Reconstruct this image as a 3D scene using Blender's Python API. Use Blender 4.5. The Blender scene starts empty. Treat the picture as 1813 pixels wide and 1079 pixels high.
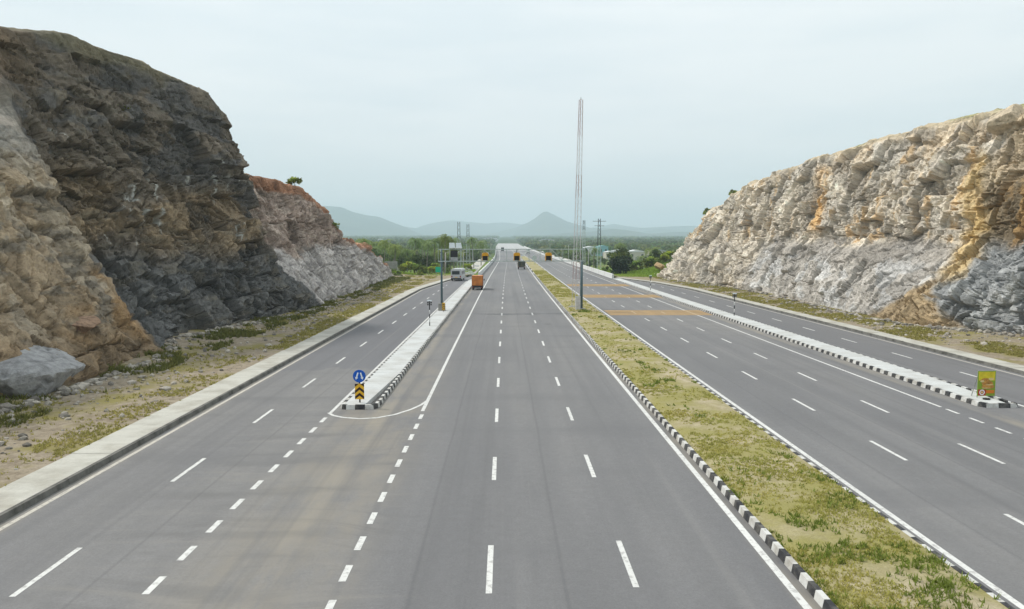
import bpy, math, random
import numpy as np
from mathutils import Vector
random.seed(7); RNG = np.random.default_rng(11)
C = bpy.context.scene
COL = C.collection
rad = math.radians

# ------------------------------------------------------------ camera, sky, sun
cam = bpy.data.objects.new('camera', bpy.data.cameras.new('camera')); COL.objects.link(cam)
cam.data.sensor_width = 36; cam.data.lens = 26.39
cam.data.clip_start = 0.5; cam.data.clip_end = 40000
cam.location = (0, 0.72, 8.75); cam.rotation_euler = (rad(90 - 4.71), 0, rad(-0.60))
C.camera = cam
SUN = Vector((-0.80, 0.36, 1.0)).normalized()
sl = bpy.data.lights.new('sun', 'SUN'); sl.energy = 2.5; sl.angle = rad(6); sl.color = (1, 0.955, 0.88)
so = bpy.data.objects.new('sun', sl); COL.objects.link(so); so.location = (0, 0, 200)
so.rotation_euler = (-SUN).to_track_quat('-Z', 'Y').to_euler()
w = bpy.data.worlds.new('World'); C.world = w; w.use_nodes = True
nt = w.node_tree; nt.nodes.clear()
wo = nt.nodes.new('ShaderNodeOutputWorld'); bg = nt.nodes.new('ShaderNodeBackground'); bg.inputs[1].default_value = 0.1
sky = nt.nodes.new('ShaderNodeTexSky'); sky.sky_type = 'NISHITA'; sky.sun_disc = False
sky.sun_elevation = math.asin(SUN.z); sky.sun_rotation = math.atan2(SUN.x, SUN.y)
sky.dust_density = 2.5
tc = nt.nodes.new('ShaderNodeTexCoord'); mp = nt.nodes.new('ShaderNodeMapping'); mp.inputs['Scale'].default_value = (1.6, 1.6, 9.0)
nz = nt.nodes.new('ShaderNodeTexNoise'); nz.inputs['Scale'].default_value = 1.5; nz.inputs['Detail'].default_value = 5; nz.inputs['Roughness'].default_value = 0.5
rp = nt.nodes.new('ShaderNodeValToRGB')           # overcast sheet: slightly darker and lighter cloud
rp.color_ramp.elements[0].position = 0.34; rp.color_ramp.elements[0].color = (0.80, 0.87, 0.905, 1)
rp.color_ramp.elements[1].position = 0.58; rp.color_ramp.elements[1].color = (0.91, 0.95, 0.965, 1)
sep = nt.nodes.new('ShaderNodeSeparateXYZ')
hr = nt.nodes.new('ShaderNodeValToRGB')           # cloud sheet is thicker and greyer low over the horizon
hr.color_ramp.elements[0].position = 0.0; hr.color_ramp.elements[0].color = (0.84, 0.845, 0.85, 1)
hr.color_ramp.elements[1].position = 0.30; hr.color_ramp.elements[1].color = (1.03, 1.03, 1.02, 1)
mu = nt.nodes.new('ShaderNodeMixRGB'); mu.blend_type = 'MULTIPLY'; mu.inputs[0].default_value = 1
sc10 = nt.nodes.new('ShaderNodeMixRGB'); sc10.blend_type = 'MULTIPLY'; sc10.inputs[0].default_value = 1; sc10.inputs[2].default_value = (9.6, 9.6, 9.6, 1)
mx = nt.nodes.new('ShaderNodeMixRGB'); mx.inputs[0].default_value = 0.90
L = nt.links.new
L(tc.outputs['Generated'], mp.inputs[0]); L(mp.outputs[0], nz.inputs['Vector']); L(nz.outputs['Fac'], rp.inputs[0])
L(tc.outputs['Generated'], sep.inputs[0]); L(sep.outputs['Z'], hr.inputs[0])
L(rp.outputs[0], mu.inputs[1]); L(hr.outputs[0], mu.inputs[2]); L(mu.outputs[0], sc10.inputs[1])
L(sky.outputs[0], mx.inputs[1]); L(sc10.outputs[0], mx.inputs[2]); L(mx.outputs[0], bg.inputs[0]); L(bg.outputs[0], wo.inputs[0])
C.view_settings.view_transform = 'Standard'; C.view_settings.look = 'None'; C.view_settings.gamma = 1; C.view_settings.exposure = 0.22
C.cycles.max_bounces = 6; C.cycles.diffuse_bounces = 3; C.cycles.volume_bounces = 1

# ------------------------------------------------------------ noise
def _h(ix, iy, iz, s):
    n = (ix.astype(np.int64)*374761393 + iy.astype(np.int64)*668265263 + iz.astype(np.int64)*2147483647 + s*974711) & 0xFFFFFFFF
    n = ((n ^ (n >> 13)) * 1274126177) & 0xFFFFFFFF
    n = ((n ^ (n >> 15)) * 2246822519) & 0xFFFFFFFF
    return ((n ^ (n >> 16)) & 0xFFFFFF) / float(0xFFFFFF)
def vnoise(p, s=0):
    i = np.floor(p); f = p - i; f = f*f*(3 - 2*f); r = 0
    for dx in (0, 1):
        for dy in (0, 1):
            for dz in (0, 1):
                wgt = (f[:, 0] if dx else 1 - f[:, 0])*(f[:, 1] if dy else 1 - f[:, 1])*(f[:, 2] if dz else 1 - f[:, 2])
                r = r + wgt*_h(i[:, 0] + dx, i[:, 1] + dy, i[:, 2] + dz, s)
    return r
def fbm(p, octv=4, s=0):
    a, t, r = 1.0, 0.0, 0
    for k in range(octv):
        r = r + a*vnoise(p*(2.03**k), s + k*17); t += a; a *= 0.5
    return r/t
def worley(p, s=0):
    """F1, F2, random per cell, offset from the cell point"""
    i = np.floor(p); n = len(p)
    f1 = np.full(n, 9.0); f2 = np.full(n, 9.0); rid = np.zeros(n); off = np.zeros((n, 3))
    for dx in (-1, 0, 1):
        for dy in (-1, 0, 1):
            for dz in (-1, 0, 1):
                a, b, c = i[:, 0] + dx, i[:, 1] + dy, i[:, 2] + dz
                q = np.stack([a + _h(a, b, c, s + 1), b + _h(a, b, c, s + 2), c + _h(a, b, c, s + 3)], 1)
                d = p - q; dd = np.abs(d).max(1)*0.8 + np.sqrt((d*d).sum(1))*0.2     # squarish cells
                m = dd < f1
                f2 = np.where(m, f1, np.minimum(f2, dd)); f1 = np.where(m, dd, f1)
                rid = np.where(m, _h(a, b, c, s + 4), rid); off = np.where(m[:, None], d, off)
    return f1, f2, rid, off
def blocks(u, v, wu, wv, s=0):
    """jointed rock: columns of uneven width along u, each cut into uneven courses along v"""
    def cells(t, k, sd):
        i = np.floor(t); z0 = np.zeros_like(i); lo = np.full(len(t), -1e9); hi = np.full(len(t), 1e9); cid = i.copy()
        for d in (-1, 0, 1, 2):
            e = i + d + 0.62*(_h(i + d, k, z0, sd) - .5); m = e <= t
            cid = np.where(m & (e > lo), i + d, cid); lo = np.where(m, np.maximum(lo, e), lo); hi = np.where(~m, np.minimum(hi, e), hi)
        return cid, t - lo, hi - t
    cu, a0, a1 = cells(u/wu, np.zeros(len(u)), s)
    hv = wv*(0.65 + 0.9*_h(cu, np.zeros(len(u)), np.zeros(len(u)), s + 9)); cv, b0, b1 = cells(v/hv + 7*_h(cu, np.ones(len(u)), np.zeros(len(u)), s + 3), cu, s + 1)
    rid = _h(cu, cv, np.zeros(len(u)), s + 2); t1 = _h(cu, cv, np.ones(len(u)), s + 2) - .5; t2 = _h(cu, cv, np.full(len(u), 2.), s + 2) - .5
    eu = np.minimum(a0, a1)*wu; ev = np.minimum(b0, b1)*hv
    return rid, np.minimum(eu, ev), t1*(a0/(a0 + a1) - .5) + t2*(b0/(b0 + b1) - .5)
def n2(x, y, sc, s=0, o=4):
    x = np.asarray(x, float).ravel(); y = np.asarray(y, float).ravel()
    return fbm(np.stack([x/sc, y/sc, np.full_like(x, 0.37)], 1), o, s)
def sst(t): t = np.clip(t, 0, 1); return t*t*(3 - 2*t)

# ------------------------------------------------------------ mesh helpers
def mesh_np(name, v, f, mats, parent=None, mi=None, smooth=False, col=None, loc=None):
    v = np.asarray(v, np.float32); f = np.asarray(f, np.int32); k = f.shape[1]
    me = bpy.data.meshes.new(name)
    me.vertices.add(len(v)); me.vertices.foreach_set('co', v.ravel())
    me.loops.add(f.size); me.loops.foreach_set('vertex_index', f.ravel())
    me.polygons.add(len(f)); me.polygons.foreach_set('loop_start', np.arange(0, f.size, k, dtype=np.int32))
    try: me.polygons.foreach_set('loop_total', np.full(len(f), k, np.int32))
    except Exception: pass
    for m in (mats if isinstance(mats, (list, tuple)) else [mats]): me.materials.append(m)
    if mi is not None: me.polygons.foreach_set('material_index', np.asarray(mi, np.int32))
    me.update(calc_edges=True); me.validate()
    me.polygons.foreach_set('use_smooth', np.full(len(me.polygons), bool(smooth)))
    if col is not None:
        a = me.color_attributes.new('tint', 'FLOAT_COLOR', 'POINT')
        c4 = np.ones((len(v), 4), np.float32); c4[:, :3] = col; a.data.foreach_set('color', c4.ravel())
    o = bpy.data.objects.new(name, me); COL.objects.link(o)
    if parent: o.parent = parent
    if loc is not None: o.location = loc
    return o
def grid_faces(nu, nv):
    i = np.arange(nu*nv).reshape(nu, nv)
    return np.stack([i[:-1, :-1], i[1:, :-1], i[1:, 1:], i[:-1, 1:]], -1).reshape(-1, 4)
class MB:
    def __init__(s): s.v = []; s.f = []; s.m = []
    def poly(s, pts, mi=0):
        b = len(s.v); s.v += [tuple(p) for p in pts]; s.f.append(tuple(range(b, b + len(pts)))); s.m.append(mi); return s
    def hexa(s, p, mi=0):      # 8 points: bottom ring then top ring
        b = len(s.v); s.v += [tuple(q) for q in p]
        for q in ((0, 3, 2, 1), (4, 5, 6, 7), (0, 1, 5, 4), (1, 2, 6, 5), (2, 3, 7, 6), (3, 0, 4, 7)):
            s.f.append(tuple(b + i for i in q)); s.m.append(mi)
        return s
    def box(s, x0, x1, y0, y1, z0, z1, mi=0, taper=0.0):
        t = taper
        return s.hexa([(x0, y0, z0), (x1, y0, z0), (x1, y1, z0), (x0, y1, z0),
                       (x0 + t, y0 + t, z1), (x1 - t, y0 + t, z1), (x1 - t, y1 - t, z1), (x0 + t, y1 - t, z1)], mi)
    def tube(s, p0, p1, r0, r1=None, n=8, mi=0, caps=True):
        r1 = r0 if r1 is None else r1
        p0, p1 = Vector(p0), Vector(p1); d = (p1 - p0).normalized()
        u = d.orthogonal().normalized(); w_ = d.cross(u); b = len(s.v)
        for p, r in ((p0, r0), (p1, r1)):
            for k in range(n):
                a = 2*math.pi*k/n; s.v.append(tuple(p + u*math.cos(a)*r + w_*math.sin(a)*r))
        for k in range(n):
            k2 = (k + 1) % n; s.f.append((b + k, b + k2, b + n + k2, b + n + k)); s.m.append(mi)
        if caps:
            s.f.append(tuple(b + k for k in reversed(range(n)))); s.f.append(tuple(b + n + k for k in range(n))); s.m += [mi, mi]
        return s
    def prism(s, pts, axis, a, b_, mi=0):    # closed outline in the other two axes, thick along axis
        def put(p, t):
            return {'x': (t, p[0], p[1]), 'y': (p[0], t, p[1]), 'z': (p[0], p[1], t)}[axis]
        n = len(pts); b = len(s.v)
        s.v += [put(p, a) for p in pts] + [put(p, b_) for p in pts]
        s.f.append(tuple(range(b + n - 1, b - 1, -1))); s.f.append(tuple(range(b + n, b + 2*n))); s.m += [mi, mi]
        for k in range(n):
            k2 = (k + 1) % n; s.f.append((b + k, b + k2, b + n + k2, b + n + k)); s.m.append(mi)
        return s
    def build(s, name, mats, parent=None, smooth=False, bevel=0):
        me = bpy.data.meshes.new(name); me.from_pydata(s.v, [], s.f)
        for m in (mats if isinstance(mats, (list, tuple)) else [mats]): me.materials.append(m)
        me.polygons.foreach_set('material_index', s.m)
        import bmesh
        bm = bmesh.new(); bm.from_mesh(me); bmesh.ops.recalc_face_normals(bm, faces=bm.faces)
        if bevel:
            bmesh.ops.remove_doubles(bm, verts=bm.verts, dist=1e-4)
            bmesh.ops.bevel(bm, geom=[e for e in bm.edges], offset=bevel, segments=2, affect='EDGES', clamp_overlap=True)
        bm.to_mesh(me); bm.free()
        me.polygons.foreach_set('use_smooth', [smooth]*len(me.polygons))
        o = bpy.data.objects.new(name, me); COL.objects.link(o)
        if parent: o.parent = parent
        return o
def tag(o, label=None, cat=None, group=None, kind=None):
    if label: o['label'] = label
    if cat: o['category'] = cat
    if group: o['group'] = group
    if kind: o['kind'] = kind
    return o
def thing(name, label, cat, loc=(0, 0, 0), rz=0, group=None):
    o = bpy.data.objects.new(name, None); COL.objects.link(o); o.empty_display_size = 0.3
    o.location = loc; o.rotation_euler = (0, 0, rz); return tag(o, label, cat, group)
def struct(o): o['kind'] = 'structure'; return o
def stuff(o): o['kind'] = 'stuff'; return o
def dup(root, loc, rz=0, label=None, scale=1.0):
    r = root.copy(); COL.objects.link(r); r.location = loc; r.rotation_euler = (0, 0, rz)
    r.scale = (scale,)*3 if not isinstance(scale, tuple) else scale
    if label: r['label'] = label
    for ch in list(root.children):
        c = ch.copy(); COL.objects.link(c); c.parent = r
        for g in ch.children:
            d = g.copy(); COL.objects.link(d); d.parent = c
    return r

# ------------------------------------------------------------ materials
class NT:
    def __init__(s, name):
        s.m = bpy.data.materials.new(name); s.m.use_nodes = True; s.t = s.m.node_tree
        s.b = s.t.nodes['Principled BSDF']; s.out = s.t.nodes['Material Output']
    def n(s, kind, **kw):
        o = s.t.nodes.new('ShaderNode' + kind)
        for k, v in kw.items(): setattr(o, k, v)
        return o
    def l(s, a, b): s.t.links.new(a, b)
    def pos(s, sc=(1, 1, 1), obj=False):
        g = s.n('TexCoord').outputs['Object'] if obj else s.n('NewGeometry').outputs['Position']
        m = s.n('Mapping'); m.inputs['Scale'].default_value = sc; s.l(g, m.inputs[0]); return m.outputs[0]
    def noise(s, vec, scale, detail=4, rough=0.55):
        o = s.n('TexNoise'); o.inputs['Scale'].default_value = scale; o.inputs['Detail'].default_value = detail
        o.inputs['Roughness'].default_value = rough; s.l(vec, o.inputs['Vector']); return o.outputs['Fac']
    def ramp(s, fac, stops):
        o = s.n('ValToRGB'); e = o.color_ramp.elements
        while len(e) < len(stops): e.new(0.5)
        for q, (p, c) in zip(e, stops):
            q.position = p; q.color = (c, c, c, 1) if isinstance(c, (int, float)) else (*c, 1)
        s.l(fac, o.inputs[0]); return o.outputs[0]
    def mix(s, fac, a, b, mode='MIX'):
        o = s.n('MixRGB', blend_type=mode)
        for sock, val in ((o.inputs[0], fac), (o.inputs[1], a), (o.inputs[2], b)):
            if isinstance(val, (int, float)): sock.default_value = val if sock == o.inputs[0] else (val, val, val, 1)
            elif isinstance(val, tuple): sock.default_value = (*val, 1)
            else: s.l(val, sock)
        return o.outputs[0]
    def math(s, op, a, b=0.0):
        o = s.n('Math', operation=op)
        for i, val in enumerate((a, b)):
            if isinstance(val, (int, float)): o.inputs[i].default_value = val
            else: s.l(val, o.inputs[i])
        return o.outputs[0]
    def fin(s, col, rough=0.8, bump=None, bs=0.3, bd=0.05, spec=0.3):
        if isinstance(col, tuple): s.b.inputs['Base Color'].default_value = (*col, 1)
        else: s.l(col, s.b.inputs['Base Color'])
        if isinstance(rough, (int, float)): s.b.inputs['Roughness'].default_value = rough
        else: s.l(rough, s.b.inputs['Roughness'])
        s.b.inputs['Specular IOR Level'].default_value = spec
        if bump is not None:
            b = s.n('Bump'); b.inputs['Strength'].default_value = bs; b.inputs['Distance'].default_value = bd
            s.l(bump, b.inputs['Height']); s.l(b.outputs[0], s.b.inputs['Normal'])
        return s.m
def paint(name, c, rough=0.5, var=0.18, scale=3.0, metallic=0, dirt=None):
    t = NT(name); p = t.pos(obj=True); f = t.noise(p, scale, 5)
    d = tuple(x*(1 - var*1.6) for x in c) if dirt is None else dirt
    col = t.ramp(f, [(0.3, d), (0.6, c)])
    t.b.inputs['Metallic'].default_value = metallic
    return t.fin(col, rough)

def gx2(t, v, a, b, c, d):
    o = []
    for p, q in ((a, b), (d, c)):
        m = t.n('MapRange'); m.interpolation_type = 'SMOOTHSTEP'; t.l(v, m.inputs[0]); m.inputs[1].default_value = p; m.inputs[2].default_value = q; o.append(m.outputs[0])
    return t.math('MULTIPLY', o[0], o[1])
def mat_asphalt():
    t = NT('asphalt'); p = t.pos()
    big = t.noise(t.pos((0.10, 0.018, 1)), 1.0, 4)            # wear drawn out along the lanes
    mid = t.noise(t.pos((0.5, 0.09, 1)), 1.0, 6, 0.6); fine = t.noise(p, 14, 3, 0.7); grit = t.noise(p, 90, 2)
    c = t.ramp(big, [(0.30, (0.150, 0.150, 0.156)), (0.5, (0.194, 0.192, 0.194)), (0.70, (0.235, 0.229, 0.222))])
    c = t.mix(0.55, c, t.ramp(mid, [(0.3, 0.80), (0.5, 1.0), (0.72, 1.12)]), 'MULTIPLY')
    c = t.mix(0.6, c, t.ramp(fine, [(0.25, 0.74), (0.75, 1.22)]), 'MULTIPLY')
    c = t.mix(0.75, c, t.ramp(grit, [(0.3, 0.7), (0.7, 1.28)]), 'MULTIPLY'); spk = t.noise(p, 3.2, 8, 0.75); c = t.mix(0.5, c, t.ramp(spk, [(0.3, 0.8), (0.7, 1.16)]), 'MULTIPLY')
    # wheel paths: two darker polished bands in each 3.7 m lane
    sx = t.n('SeparateXYZ'); t.l(p, sx.inputs[0])
    wob = t.math('MULTIPLY', t.noise(t.pos((0.15, 0.03, 1)), 1.0, 2), 0.9)
    ph = t.math('SINE', t.math('MULTIPLY', t.math('ADD', sx.outputs['X'], wob), 2*math.pi/1.86))
    c = t.mix(t.math('MULTIPLY', t.math('MULTIPLY', t.math('MAXIMUM', ph, 0.0), mid), 0.36), c, (0.135, 0.135, 0.140))
    # service lanes are a newer, bluer surfacing with a ragged joint
    wv = t.math('MULTIPLY', t.noise(t.pos((0.3, 0.3, 1)), 1.0, 4), 7.0)
    ly = t.math('ADD', sx.outputs['Y'], wv)
    newer = t.math('MULTIPLY', t.math('LESS_THAN', sx.outputs['X'], -8.9), t.math('GREATER_THAN', ly, 55.5))
    c = t.mix(t.math('MULTIPLY', newer, 0.55), c, (0.142, 0.144, 0.158))
    rightnew = t.math('GREATER_THAN', sx.outputs['X'], 27.4)
    c = t.mix(t.math('MULTIPLY', rightnew, 0.45), c, (0.150, 0.150, 0.158))
    # brown dust lying on the gore in front of the island and along its foot
    gx = t.n('MapRange'); gx.interpolation_type = 'SMOOTHSTEP'
    d = t.math('ABSOLUTE', t.math('SUBTRACT', sx.outputs['X'], -6.2)); t.l(d, gx.inputs[0])
    gx.inputs[1].default_value = 3.4; gx.inputs[2].default_value = 1.0; gx.inputs[3].default_value = 0; gx.inputs[4].default_value = 1
    gy = t.n('MapRange'); gy.interpolation_type = 'SMOOTHSTEP'; t.l(sx.outputs['Y'], gy.inputs[0])
    gy.inputs[1].default_value = 75; gy.inputs[2].default_value = 38; gy.inputs[3].default_value = 0.12; gy.inputs[4].default_value = 1
    dn = t.ramp(t.noise(t.pos((0.55, 0.22, 1)), 1.0, 7, 0.65), [(0.36, 0.0), (0.62, 1.0)])
    c = t.mix(t.math('MULTIPLY', t.math('MULTIPLY', gx.outputs[0], gy.outputs[0]), t.math('MULTIPLY', dn, 0.75)), c, (0.27, 0.245, 0.205))
    for xc, hw in ((-6.35, .75), (24.95, .7), (-15.55, .5), (7.45, .45)):
        g2 = t.math('MULTIPLY', gx2(t, sx.outputs['X'], xc - hw, xc - hw*.2, xc + hw*.2, xc + hw), t.ramp(t.noise(t.pos((0.9, 0.16, 1)), 1.0, 6, 0.65), [(0.38, 0.0), (0.62, 0.8)]))
        c = t.mix(g2, c, (0.30, 0.27, 0.22))
    # a few curved scuffs and oil spots
    vo = t.n('TexVoronoi'); vo.inputs['Scale'].default_value = 0.16; t.l(t.pos((1, 0.45, 1)), vo.inputs['Vector'])
    c = t.mix(t.math('MULTIPLY', t.ramp(vo.outputs['Distance'], [(0.03, 1.0), (0.10, 0.0)]), 0.5), c, (0.10, 0.10, 0.10))
    wvt = t.n('TexWave', wave_type='RINGS'); wvt.inputs['Scale'].default_value = 0.22; wvt.inputs['Distortion'].default_value = 4; wvt.inputs['Detail'].default_value = 3
    t.l(t.pos((0.5, 0.35, 1)), wvt.inputs['Vector'])
    sk = t.math('MULTIPLY', t.ramp(wvt.outputs['Fac'], [(0.86, 0.0), (1.0, 1.0)]), t.ramp(big, [(0.5, 0.0), (0.66, 1.0)]))
    c = t.mix(t.math('MULTIPLY', sk, 0.3), c, (0.12, 0.12, 0.12))
    rot = t.n('Mapping'); rot.inputs['Rotation'].default_value = (0, 0, rad(58)); rot.inputs['Scale'].default_value = (0.085, 1.5, 1)
    bendv = t.n('VectorMath', operation='ADD'); t.l(t.pos(), bendv.inputs[0]); nv = t.n('TexNoise'); nv.inputs['Scale'].default_value = 0.07; t.l(t.pos(), nv.inputs['Vector'])
    sc3 = t.n('VectorMath', operation='SCALE'); sc3.inputs['Scale'].default_value = 9.0; t.l(nv.outputs['Color'], sc3.inputs[0]); t.l(sc3.outputs[0], bendv.inputs[1]); t.l(bendv.outputs[0], rot.inputs[0])
    sw = t.noise(rot.outputs[0], 1.0, 5, 0.6)
    gore = t.math('MULTIPLY', gx2(t, sx.outputs['X'], -14.5, -9.5, -4.5, -1.5), gx2(t, sx.outputs['Y'], 10, 16, 34, 46))
    c = t.mix(t.math('MULTIPLY', gore, t.ramp(sw, [(0.54, 0.0), (0.68, 0.30)])), c, (0.125, 0.122, 0.12))
    c = t.mix(t.math('MULTIPLY', gore, t.ramp(sw, [(0.30, 0.4), (0.44, 0.0)])), c, (0.27, 0.255, 0.23))
    lm = t.noise(t.pos((1.1, 0.012, 1)), 1.0, 4, 0.6)                                  # long oil and rubber trails
    c = t.mix(t.ramp(lm, [(0.54, 0.0), (0.72, 0.5)]), c, (0.125, 0.125, 0.128)); c = t.mix(t.ramp(lm, [(0.28, 0.4), (0.42, 0.0)]), c, (0.25, 0.243, 0.235))
    tr = t.noise(t.pos((0.05, 0.22, 1)), 1.0, 3, 0.5); c = t.mix(t.ramp(tr, [(0.56, 0.0), (0.68, 0.35)]), c, (0.14, 0.14, 0.145))
    c = t.mix(1.0, c, (0.92, 0.92, 0.925), 'MULTIPLY')
    for xs_ in (1.55, -2.35, -10.6, 14.35, 18.05, 21.6, 29.3):                       # paving joints
        dx = t.math('ABSOLUTE', t.math('SUBTRACT', t.math('ADD', sx.outputs['X'], t.math('MULTIPLY', t.noise(t.pos((0, .06, 1)), 1.0, 3), .3)), xs_ + .15))
        c = t.mix(t.ramp(dx, [(0.02, 0.26), (0.075, 0.0)]), c, (0.085, 0.085, 0.09))
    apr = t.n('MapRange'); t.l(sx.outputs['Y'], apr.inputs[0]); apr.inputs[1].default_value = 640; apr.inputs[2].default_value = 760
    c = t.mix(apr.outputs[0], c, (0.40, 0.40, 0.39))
    return t.fin(c, t.ramp(mid, [(0.3, 0.72), (0.7, 0.9)]), grit, 0.25, 0.01, 0.35)
def mat_soil(name, dry, grass, dark, gs=0.35, amt=(0.42, 0.58)):
    t = NT(name); p = t.pos()
    a = t.noise(p, gs, 6, 0.62); b = t.noise(p, 2.2, 6, 0.7); f = t.noise(p, 16, 4, 0.7)
    c = t.mix(t.ramp(b, [(0.38, 0.0), (0.6, 1.0)]), dark, dry)
    c = t.mix(t.ramp(a, [(amt[0], 0.0), (amt[1], 1.0)]), c, grass)
    c = t.mix(0.7, c, t.ramp(f, [(0.25, 0.68), (0.75, 1.28)]), 'MULTIPLY')
    return t.fin(c, 0.95, f, 0.6, 0.05, 0.1)
def mat_rock():
    t = NT('rock'); at = t.n('Attribute', attribute_name='tint'); p = t.pos()
    f = t.noise(p, 2.2, 8, 0.68); g = t.noise(t.pos((1, 1, 3.5)), 1.6, 6, 0.65); h = t.noise(p, 11, 5, 0.7)
    c = t.mix(0.75, at.outputs['Color'], t.ramp(f, [(0.28, 0.55), (0.5, 1.0), (0.72, 1.35)]), 'MULTIPLY')
    c = t.mix(0.6, c, t.ramp(g, [(0.3, 0.7), (0.7, 1.25)]), 'MULTIPLY')
    c = t.mix(0.5, c, t.ramp(h, [(0.3, 0.7), (0.7, 1.3)]), 'MULTIPLY')
    hh = t.math('ADD', f, t.math('MULTIPLY', h, 0.4))
    return t.fin(c, 0.9, hh, 0.6, 0.22, 0.2)
def mat_leaf(name='foliage', tl=0.35):
    t = NT(name); at = t.n('Attribute', attribute_name='tint'); oi = t.n('ObjectInfo')
    c = t.mix(1.0, at.outputs['Color'], t.ramp(oi.outputs['Random'], [(0.0, (0.75, 0.85, 0.8)), (0.5, (1, 1, 1)), (1.0, (1.35, 1.2, 0.85))]), 'MULTIPLY')
    t.fin(c, 0.6, spec=0.25)
    tr = t.n('BsdfTranslucent'); t.l(c, tr.inputs[0]); ms = t.n('MixShader'); ms.inputs[0].default_value = tl
    t.l(t.b.outputs[0], ms.inputs[1]); t.l(tr.outputs[0], ms.inputs[2]); t.l(ms.outputs[0], t.out.inputs['Surface'])
    return t.m
def mat_paintline(name, c, worn):
    t = NT(name); p = t.pos()
    f = t.noise(p, 5, 6, 0.7); g = t.noise(t.pos((1, 0.12, 1)), 0.8, 4)
    c = t.mix(t.ramp(f, [(0.36, 1.0), (0.5, 0.0)]), c, worn)
    c = t.mix(0.6, c, t.ramp(g, [(0.3, 0.78), (0.65, 1.05)]), 'MULTIPLY')
    return t.fin(c, 0.7)
def mat_concrete(name, c, dark, sc=0.7):
    t = NT(name); p = t.pos(); a = t.noise(p, sc, 7, 0.65); b = t.noise(p, 9, 4, 0.7); s = t.noise(t.pos((0.3, 2.2, 1)), 1.0, 4)
    k = t.ramp(a, [(0.34, dark), (0.56, c)])
    k = t.mix(0.5, k, t.ramp(b, [(0.3, 0.82), (0.7, 1.1)]), 'MULTIPLY'); k = t.mix(0.4, k, t.ramp(s, [(0.35, 0.82), (0.6, 1.05)]), 'MULTIPLY')
    return t.fin(k, 0.85, b, 0.25, 0.02)
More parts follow.
